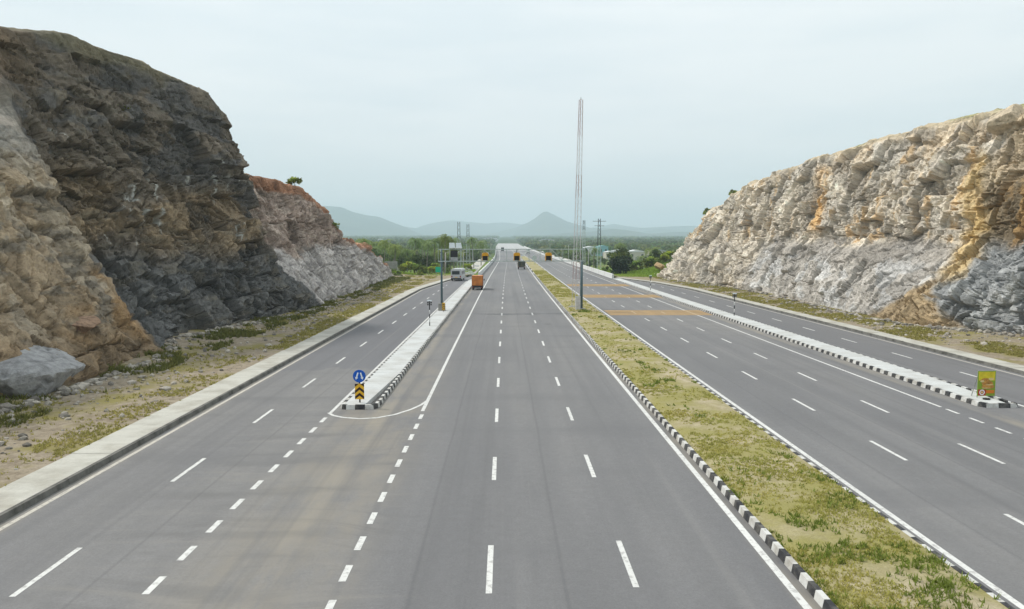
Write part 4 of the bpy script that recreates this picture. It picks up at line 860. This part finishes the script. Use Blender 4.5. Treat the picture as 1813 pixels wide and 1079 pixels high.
MB().box(-.245, .245, -.02, 0, .18, 1.02).build('chevron_board', M['yellow'], t)
cb = [o for o in t.children if o.name.startswith('chevron')][0]
def chev(z, th): return [(-.245, z), (0, z + .20), (.245, z), (.245, z + th), (0, z + .20 + th), (-.245, z + th)]
m = MB()
for z in (0.18, 0.50): m.prism(chev(z, .15), 'y', -.026, -.02)
m.prism([(-.245, 1.02), (-.245, .85), (-.03, 1.02)], 'y', -.026, -.02); m.prism([(.245, 1.02), (.03, 1.02), (.245, .85)], 'y', -.026, -.02)
m.build('chevron', M['maroon'], cb)

# poster on the right island nose
t = thing('poster_stand', 'small yellow and green advertising poster with orange food picture standing on the right island', 'poster', (26.55, 41.3, 0.235), 0.03)
bd = MB().box(-.50, .50, -.03, 0, .10, 1.48).build('board', M['poster_green'], t)
MB().box(-.455, .455, -.036, -.03, .95, 1.44).build('yellow_panel', M['poster_yellow'], bd)
def oval(nm, cx, cz, a, b, y0, y1, mt):
    q = MB(); q.prism([(cx + a*math.cos(k*math.pi/10), cz + b*math.sin(k*math.pi/10)) for k in range(20)], 'y', y0, y1); q.build(nm, M[mt], bd)
for i, (cx, cz, a, b) in enumerate(((.04, .80, .32, .15), (.08, .62, .36, .13), (-.08, .99, .24, .10))): oval('food_picture', cx, cz, a, b, -.045 - .003*i, -.036, 'poster_food')
for i, (cx, cz, a, b) in enumerate(((.24, 1.04, .15, .07), (-.26, .92, .12, .06), (.16, .72, .22, .025), (-.02, .54, .25, .022))): oval('cream_shape', cx, cz, a, b, -.056, -.0535 if i else -.036, 'poster_cream')
MB().box(-.46, -.02, -.039, -.03, .12, .46).build('red_corner', M['poster_red'], bd)
MB().box(-.01, .46, -.040, -.03, .24, .42).build('orange_band', M['poster_orange'], bd)
m = MB()
for k in range(24):
    a0, a1 = k*math.pi/12, (k + 1)*math.pi/12
    m.poly([(-.24 + r*math.cos(a), -.044, .30 + r*math.sin(a)) for r, a in ((.10, a0), (.15, a0), (.15, a1), (.10, a1))])
m.build('emblem_ring', M['sky_white'], bd)
m = MB(); m.prism([(-.24 + .06*math.cos(k*math.pi/8), .30 + .06*math.sin(k*math.pi/8)) for k in range(16)], 'y', -.045, -.040); m.build('emblem_centre', M['poster_cream'], bd)
for sg in (-1, 1): MB().box(sg*.47 - .02, sg*.47 + .02, 0, .03, -.05, 1.5).build('leg', M['rim'], t)
for sg in (-1, 1): MB().hexa([(sg*.47 - .015, .5, -.05), (sg*.47 + .015, .5, -.05), (sg*.47 + .015, .54, -.05), (sg*.47 - .015, .54, -.05), (sg*.47 - .015, .03, 1.2), (sg*.47 + .015, .03, 1.2), (sg*.47 + .015, .05, 1.2), (sg*.47 - .015, .05, 1.2)]).build('brace', M['rim'], t)
o = MB(); o.prism([(.19*math.cos(k*math.pi/8), .16*math.sin(k*math.pi/8)) for k in range(16)], 'z', 0, .07); o = o.build('rubber_base', M['black']); o.location = (26.25, 40.75, .236); tag(o, 'flat round black base lying in front of the poster on the right island', 'base')

# blinker poles on the islands
def blinker(label, loc):
    t = thing('warning_blinker', label, 'blinker pole', loc, 0, 'banded blinker poles on the islands')
    p = MB()
    for k in range(5): p.tube((0, 0, -.05 + .42*k), (0, 0, .37 + .42*k), .05, .05, 10, mi=k % 2)
    p.build('pole', [M['black'], M['white']], t, True)
    MB().tube((0, 0, 2.05), (0, 0, 2.55), .06, .06, 8).build('mast_head', M['dark'], t, True)
    for sg in (-1, 1):
        b = MB().box(sg*.17 - .07, sg*.17 + .07, -.05, .05, 2.12, 2.46).build('lamp_housing', M['dark'], t)
        mm = MB(); mm.prism([(sg*.17 + .075*math.cos(k*math.pi/8), 2.28 + .075*math.sin(k*math.pi/8)) for k in range(16)], 'y', -.075, -.06); mm.build('lens', M['rim'], b)
    MB().hexa([(-.24, -.16, 2.54), (.24, -.16, 2.54), (.24, .16, 2.62), (-.24, .16, 2.62), (-.24, -.16, 2.565), (.24, -.16, 2.565), (.24, .16, 2.645), (-.24, .16, 2.645)]).build('solar_panel', M['solar'], t)
    return t
blinker('black and white banded blinker pole on the left island', (-7.7 + .04, 77.6, .235))
blinker('nearer black and white banded blinker pole on the right island', (26.95, 88, .235))
blinker('farther black and white banded blinker pole on the right island', (26.35, 135.5, .235))

# gantry
GA, GBp = Vector((-7.85, 95, 0)), Vector((9.95, 97, 0)); gl = (GBp - GA).length; gang = math.atan2(GBp.y - GA.y, GBp.x - GA.x)
t = thing('overhead_gantry', 'grey steel lattice gantry spanning the left carriageway on two posts', 'gantry', tuple(GA), gang)
MB().tube((0, 0, .2), (0, 0, 7.95), .145, .12, 14).build('post', M['steel_dark'], t, True)
MB().tube((gl, 0, .1), (gl, 0, 6.5), .18, .16, 14).build('post', M['steel_dark'], t, True)
MB().box(-.45, .45, -.45, .45, .2, 1.15, taper=.03).build('plinth', M['grey_concrete'], t)
MB().box(gl - .5, gl + .5, -.5, .5, .05, .32).build('plinth', M['grey_concrete'], t)
tr = MB(); x0, x1 = -.4, gl + .35
for yy in (-.35, .35):
    for zz in (6.42, 7.92): tr.box(x0, x1, yy - .05, yy + .05, zz - .05, zz + .05)
    nb = 13; stp = (x1 - x0)/nb
    for k in range(nb + 1):
        xx = x0 + k*stp; tr.box(xx - .02, xx + .02, yy - .02, yy + .02, 6.47, 7.87)
        if k < nb and k % 3 == 1: tr.tube((xx, yy, 6.45 if k % 2 else 7.9), (xx + stp, yy, 7.9 if k % 2 else 6.45), .026, n=5)
for k in range(nb + 1):
    xx = x0 + k*stp
    for zz in (6.42, 7.92): tr.box(xx - .025, xx + .025, -.3, .3, zz - .03, zz + .03)
tr.build('truss', M['steel'], t)
def on_g(d, off=0.0): return (GA.x + math.cos(gang)*d - math.sin(gang)*off, GA.y + math.sin(gang)*d + math.cos(gang)*off)
for px, lb in ((858.5, 'leftmost of the three amber hooded lane units hanging in the gantry, over the shoulder line'), (913.5, 'middle of the three amber hooded lane units hanging in the gantry, above the dark truck'), (969, 'rightmost of the three amber hooded lane units hanging in the gantry, over the median')):
    d = (at_px(px, 96) - GA.x)/math.cos(gang); q = on_g(d, -.62)
    s = thing('lane_signal', lb, 'lane unit', (q[0], q[1], 6.48), gang, 'amber lane units hanging in the gantry')
    m = MB(); m.prism([(-.40, .62), (-.40, .85), (-.28, 1.02), (.28, 1.02), (.40, .85), (.40, .62)], 'y', -.34, .12); m.build('hood', M['amber'], s, bevel=.015)
    MB().box(-.31, .31, -.10, .12, .05, .615).build('screen', M['black'], s)
    for sg in (-1, 1): MB().box(sg*.37 - .02, sg*.37 + .02, -.30, .10, .0, .61).build('side_frame', M['amber'], s)
    MB().box(-.03, .03, .12, .27, .2, 1.38).build('hanger', M['steel_dark'], s)
# solar panels and boxes on the gantry
q = on_g((at_px(807, 95) - GA.x), -.1); s = thing('solar_array', 'pair of pale solar panels tilted on top of the left part of the gantry', 'solar panel', (q[0], q[1], 7.98), gang)
for sg in (-1, 1):
    x0_, x1_ = (-.8, -.03) if sg < 0 else (.03, .8)
    MB().hexa([(x0_, -.55, .08), (x1_, -.55, .08), (x1_ - .06, .45, .72), (x0_ + .06, .45, .72), (x0_, -.58, .12), (x1_, -.58, .12), (x1_ - .06, .42, .76), (x0_ + .06, .42, .76)]).build('panel', M['solar'], s)
m = MB(); m.box(-.82, .82, -.62, -.585, .06, .14); m.box(-.03, .03, -.5, -.4, 0, .1)
for sg in (-.7, 0, .7): m.tube((sg, .40, -.05), (sg, .40, .66), .03, n=6)
m.build('frame', M['white'], s)
q = on_g((at_px(805, 95) - GA.x), -.55); s = thing('equipment_box', 'dark display above a small grey box mounted in the gantry under the solar panels', 'equipment box', (q[0], q[1], 6.50), gang)
MB().box(-.48, .40, -.12, .14, .45, 1.30).build('display', M['dark'], s); MB().box(-.48, .40, -.14, .14, .02, .43).build('cabinet', M['grey_roof'], s)
o = MB(); o.box(-.30, .30, -.25, .25, -.1, 1.62); t2 = thing('control_cabinet', 'pale grey control cabinet standing beside the right gantry post on the median', 'cabinet', (9.42, 96.2, .22)); o.build('body', M['white'], t2, bevel=.02)
MB().box(-.26, .26, -.268, -.252, .1, 1.5).build('door', M['mast_white'], t2); MB().box(-.34, .34, -.29, .29, 1.615, 1.68).build('roof', M['grey_roof'], t2)
# hazard marker
t = thing('hazard_marker', 'yellow and black striped hazard board in front of the left gantry post', 'road sign', (-7.5, 93.2, .235))
MB().box(-.03, .03, 0, .05, -.05, 1.15).build('post', M['dark'], t); hb = MB().box(-.17, .17, -.02, 0, .18, 1.12).build('board', M['yellow'], t)
m = MB()
for k in range(4): z = .24 + .23*k; m.prism([(-.17, z + .10), (-.17, z - .0), (.17, z - .14 if z - .14 > .18 else .18), (.17, z - .04)], 'y', -.026, -.02)
m.build('stripe', M['black'], hb)
# green board
t = thing('guide_sign', 'small green guide board on two posts at the left roadside before the grove', 'road sign', (at_px(777.5, 188), 188, -.3))
MB().box(-.85, .85, -.03, .03, 1.7, 3.05).build('board', M['green'], t)
for sg in (-1, 1): MB().tube((sg*.6, .08, -.5), (sg*.6, .08, 2.9), .05, n=8).build('post', M['rim'], t, True)

# mast
t = thing('radio_mast', 'tall slender red and white lattice mast rising from the median behind the gantry', 'mast', (at_px(1018.5, 101), 101, .15))
H = 27.3; bands = [(0, 3.7, 'mast_white'), (3.7, 6.0, 'red'), (6.0, 14.6, 'mast_white'), (14.6, 17.5, 'red'), (17.5, 22.6, 'mast_white'), (22.6, H, 'red')]
def mw(z): return .60 - .33*(z/H)
def leg_pt(k, z): a = (2*math.pi*k/3) + .35; return Vector((.52*z/H + mw(z)*math.cos(a), mw(z)*math.sin(a), z))
for a, b, mt in bands:
    m = MB(); n = max(2, round((b - a)/.9)); zs = [a + (b - a)*i/n for i in range(n + 1)]
    for k in range(3):
        m.tube(leg_pt(k, a), leg_pt(k, b), .042, n=6)
        for za, zb in zip(zs[:-1], zs[1:]):
            m.tube(leg_pt(k, za), leg_pt((k + 1) % 3, zb), .011, n=4); m.tube(leg_pt(k, zb), leg_pt((k + 1) % 3, zb), .011, n=4)
    m.build('mast_section', M[mt], t)
MB().tube((.52, 0, H), (.52, 0, H + .3), .03, n=6).build('lightning_rod', M['dark'], t)
MB().box(-.9, .9, -.9, .9, -.2, .12).build('footing', M['grey_concrete'], t)

# far lattice towers
def lattice(name, label, cat, x, y, h, wd, dark_from, arms=False):
    t = thing(name, label, cat, (x, y, ground_z(x, y)))
    for a, b, mt in ((0, dark_from, 'steel'), (dark_from, h, 'dark')):  # upper frame coloured dark to paint its silhouette against the bright sky
        m = MB(); n = max(2, int((b - a)/1.4)); zs = [a + (b - a)*i/n for i in range(n + 1)]
        def c(k, z): s = wd*(.5 - .22*z/h); return Vector((s*(1 if k in (0, 3) else -1), s*(1 if k < 2 else -1), z))
        for k in range(4):
            m.tube(c(k, a), c(k, b), .05, n=5)
            for za, zb in zip(zs[:-1], zs[1:]): m.tube(c(k, za), c((k + 1) % 4, zb), .025, n=4); m.tube(c(k, zb), c((k + 1) % 4, za), .025, n=4)
        m.build('lower_frame' if a == 0 else 'upper_frame', M[mt], t)
    if arms:
        m = MB()
        for zz, l in ((h - .9, 2.2), (h - 2.4, 1.6)): m.box(-l, l, -.06, .06, zz, zz + .12)
        m.build('crossarm', M['dark'], t)
lattice('lattice_tower', 'grey lattice tower with dark top behind the solar panels', 'tower', at_px(813, 252), 252, 17, 1.3, 11.5)
lattice('lattice_tower', 'shorter grey lattice tower just right of the solar panels', 'tower', at_px(829, 262), 262, 16, 1.3, 11.6)
lattice('lattice_tower', 'dark topped lattice tower right of the red mast', 'tower', at_px(1033, 262), 262, 17.0, 1.1, 13.5)
lattice('power_pylon', 'slim power pylon with crossarms between red mast and right cliff', 'pylon', at_px(1060, 250), 250, 17.4, 1.3, 8.5, True)
# lamp posts by the bridge
def lamp(label, x, y, h=7.5):
    t = thing('street_lamp', label, 'street lamp', (x, y, -.3), 0, 'thin lamp posts beyond the gantry')
    MB().tube((0, 0, 0), (0, 0, h), .09, .06, 8).build('pole', M['mast_white'], t, True); MB().tube((0, 0, h), (1.0, 0, h + .25), .04, n=6).build('arm', M['mast_white'], t)
    MB().box(.9, 1.5, -.1, .1, h + .2, h + .3).build('lamp_head', M['rim'], t)
LL = 'thin pale lamp post beside the highway beyond the gantry'
for x, y, h in ((at_px(789.5, 215), 215, 6.2), (at_px(820.5, 228), 228, 6.0), (-8.4, 330, 8), (28.2, 330, 8), (28, 250, 7), (-8.2, 470, 8), (28.6, 470, 8)): lamp(LL, x, y, h)

# ------------------------------------------------------------ vehicles (all seen from behind)
def wheel(parent, x, y, r, wd):
    w_ = MB().tube((x - wd/2, y, r), (x + wd/2, y, r), r, n=18).build('wheel', M['rubber'], parent)
    MB().tube((x - wd/2 - .012, y, r), (x + wd/2 + .012, y, r), r*.55, n=12).build('rim', M['rim'], w_)
def truck(name, label, cat, loc, rz, W, Lb, Hb, bodym, framem, cabm, deck=.95, tail=None):
    t = thing(name, label, cat, loc, rz)
    b = MB().box(-W/2, W/2, 0, Lb, deck, deck + Hb).build('cargo_box', bodym, t, bevel=.03)
    m = MB()
    for k in range(int(Lb/.6)): y = .3 + k*.6; m.box(-W/2 - .03, -W/2 + .001, y, y + .1, deck, deck + Hb); m.box(W/2 - .001, W/2 + .03, y, y + .1, deck, deck + Hb)
    m.build('rib', framem, b)
    for sg in (-1, 1):
        x0_, x1_ = (-W/2 + .04, -.02) if sg < 0 else (.02, W/2 - .04)
        d = MB().box(x0_, x1_, -.03, 0, deck + .06, deck + Hb - .06).build('rear_door', tail if tail else bodym, t)
        MB().tube((sg*.12, -.05, deck + .1), (sg*.12, -.05, deck + Hb - .1), .02, n=6).build('lock_bar', framem, d)
    m = MB(); m.box(-W/2, W/2, -.035, 0, deck + Hb - .07, deck + Hb + .02); m.box(-W/2, W/2, -.035, 0, deck - .02, deck + .06)
    for sg in (-1, 1): m.box(sg*W/2 - .04, sg*W/2 + .04, -.035, 0, deck, deck + Hb)
    m.build('door_frame', framem, t)
    MB().box(-W*.36, W*.36, .1, Lb + 1.6, deck - .28, deck - .02).build('chassis', M['dark'], t)
    MB().box(-W/2, W/2, -.08, .02, deck - .42, deck - .22).build('bumper', M['dark'], t)
    for sg in (-1, 1): MB().box(sg*W*.4 - .09, sg*W*.4 + .09, -.10, -.08, deck - .39, deck - .25).build('tail_light', M['red_light'], t)
    m = MB(); m.prism([(Lb + .15, .55), (Lb + 1.75, .55), (Lb + 1.75, 1.35), (Lb + 1.45, deck + min(Hb, 1.3)), (Lb + .15, deck + min(Hb, 1.3))], 'x', -W/2 + .06, W/2 - .06); cb = m.build('cab', cabm, t, bevel=.04)
    for sg in (-1, 1): MB().box(sg*(W/2 - .05) - .012, sg*(W/2 - .05) + .012, Lb + .5, Lb + 1.3, 1.4, deck + min(Hb, 1.3) - .15).build('side_window', M['glass'], cb)
    for sg in (-1, 1): MB().box(sg*(W/2 + .15) - .08, sg*(W/2 + .15) + .08, Lb + 1.3, Lb + 1.36, 1.5, 1.85).build('mirror', M['dark'], cb)
    for y in (.9, Lb + 1.0):
        for sg in (-1, 1): wheel(t, sg*(W/2 - .17), y, .42, .28)
    return t
truck('cargo_truck', 'orange box truck seen from behind beside the left island', 'truck', P(-5.25, 139.5), 0, 1.95, 4.2, 1.75, M['orange'], M['orange_dark'], M['orange'], .85)
truck('cargo_truck', 'dark covered truck with tan tailboard driving away in the fast lane', 'truck', P(4.75, 247), 0, 2.35, 5.5, 1.7, M['tarp'], M['tan'], M['tan'], 1.05)
truck('cargo_truck', 'white truck beyond the gantry on the right carriageway', 'truck', P(18.9, 352), 0, 2.4, 5.5, 2.3, M['white'], M['rim'], M['white'], 1.0)
truck('cargo_truck', 'tiny grey truck far away on the straight road near the crest', 'truck', P(-1.5, 640), 0, 2.4, 6, 2.4, M['tarp'], M['dark'], M['dark'], 1.0)
truck('cargo_truck', 'tiny pale truck far away on the right side of the straight road', 'truck', P(17.0, 560), 0, 2.4, 6, 2.2, M['white'], M['rim'], M['white'], 1.0)
t = thing('bus', 'small white bus seen from behind on the left service road', 'bus', P(-11.4, 172, 0), -.06)
bw, bl, bh = 2.45, 7.5, 2.75
bd = MB(); bd.prism([(-bw/2, .45), (bw/2, .45), (bw/2, bh - .22), (bw/2 - .2, bh), (-bw/2 + .2, bh), (-bw/2, bh - .22)], 'y', 0, bl); bd = bd.build('body', M['bus'], t, bevel=.06)
MB().box(-bw/2 + .28, bw/2 - .42, -.02, .01, 1.5, 2.3).build('rear_window', M['glass'], t)
for sg in (-1, 1):
    for k in range(5): MB().box(sg*bw/2 - .012, sg*bw/2 + .012, .5 + k*1.32, 1.6 + k*1.32, 1.5, 2.25).build('side_window', M['glass'], t)
    MB().box(sg*.98 - .12, sg*.98 + .12, -.03, 0, .85, 1.2).build('tail_light', M['red_light'], t)
    wheel(t, sg*(bw/2 - .16), 1.6, .43, .28); wheel(t, sg*(bw/2 - .16), 5.9, .43, .28)
MB().box(-bw/2 + .05, bw/2 - .05, -.12, 0, .38, .68).build('bumper', M['dark'], t)
MB().box(-.3, .3, -.025, 0, .8, .95).build('number_plate', M['yellow'], t)
# round sign back and pale board on the right carriageway's median far ahead
t = thing('round_sign', 'round grey sign back on a post standing in the far median under the gantry', 'road sign', P(10.6, 300, .1))
m = MB(); m.prism([(.95*math.cos(k*math.pi/12), 2.6 + .95*math.sin(k*math.pi/12)) for k in range(24)], 'y', -.03, .02); m.build('sign_disc', M['steel'], t); MB().tube((0, .08, -.3), (0, .08, 3.3), .07, n=8).build('post', M['steel'], t)
t = thing('notice_board', 'pale blank board on posts beside the round sign in the far median', 'board', P(12.3, 330, .1))
MB().box(-.8, .8, -.04, .04, 1.2, 3.6).build('board', M['mast_white'], t)
for sg in (-.6, .6): MB().tube((sg, .1, -.3), (sg, .1, 3.4), .06, n=6).build('post', M['steel'], t)

# concrete abutment behind the left cliff's far end and its sloping chute
t = thing('retaining_wall', 'grey concrete retaining wall with sloping wing behind the far end of the left cliff', 'wall', (at_px(697, 205), 205, -.6))
MB().box(-2.2, 1.1, 0, .5, -1, 4.3).build('wall', M['grey_concrete'], t)
m = MB(); m.prism([(-2.1, 2.6), (.3, .1), (.8, .1), (-1.6, 3.1)], 'y', -.55, -.05); m.build('wing', M['pave'], t)

# far buildings
def shed(label, px, Y, wd, dp, h, wallm, roofm, z=None, rz=0.1):
    x = at_px(px, Y); t = thing('warehouse', label, 'building', (x, Y, ground_z(x, Y) - .3), rz)
    wl = MB().box(-wd/2, wd/2, 0, dp, 0, h).build('wall', wallm, t)
    m = MB(); m.prism([(-wd/2 - .3, h), (wd/2 + .3, h), (wd/2 + .3, h + .15), (0, h + wd*.07 + .6), (-wd/2 - .3, h + .15)], 'y', -.4, dp + .4); m.build('roof', roofm, t)
    n = max(2, int(wd/6))
    for k in range(n): xx = -wd/2 + wd*(k + .5)/n; MB().box(xx - .8, xx + .8, -.05, 0, h*.45, h*.75).build('window', M['glass'], t)
    MB().box(-1.4, 1.4, -.06, 0.01, 0, h*.42).build('door', M['grey_roof'], t)
shed('long white warehouse seen just right of the power pylon base', 1106, 560, 17, 14, 6.2, M['white'], M['grey_roof'])
shed('long low cream warehouse in the trees farther right of the pylon', 1128, 540, 15, 12, 5.9, M['cream'], M['white'])
shed('white warehouse with bright roof left of the power pylon', 1047, 700, 15, 14, 7.8, M['white'], M['white'])
shed('warehouse with teal roof beside the power pylon', 1068, 690, 9, 12, 9.0, M['teal_roof'], M['teal_roof'])
shed('small cream building near the far end of the right cliff', 1166, 560, 12, 10, 6.6, M['cream'], M['grey_roof'])
shed('small white building partly hidden by palms right of the teal roof', 1080, 520, 6, 8, 6.0, M['cream'], M['white'])
shed('distant white house nearest the left cliff edge', 645, 1500, 14, 10, 9, M['white'], M['white'])
shed('distant white block in the middle of the left woods', 674, 1450, 9, 10, 11, M['white'], M['white'])
shed('distant low white shed in the left woods, right of the white block', 690, 1450, 13, 10, 8, M['white'], M['grey_roof'])
shed('distant long white shed left of the road crest', 868, 2100, 40, 12, 9, M['white'], M['grey_roof'], rz=0)
shed('distant long pale shed right of the road crest', 968, 1500, 34, 12, 9, M['cream'], M['grey_roof'], rz=0)

# ------------------------------------------------------------ haze
m = MB(); m.box(-9800, 9800, -700, 11300, -12, 400)
hz = NT('haze'); hz.t.nodes.remove(hz.b); pv = hz.n('VolumePrincipled')
pv.inputs['Color'].default_value = (0.72, 0.885, 0.98, 1); pv.inputs['Density'].default_value = 0.00021; pv.inputs['Anisotropy'].default_value = 0.0
hz.l(pv.outputs[0], hz.out.inputs['Volume'])
hb = m.build('haze', hz.m); hb['kind'] = 'stuff'; tag(hb, 'pale blue haze hanging over the plain', 'haze')
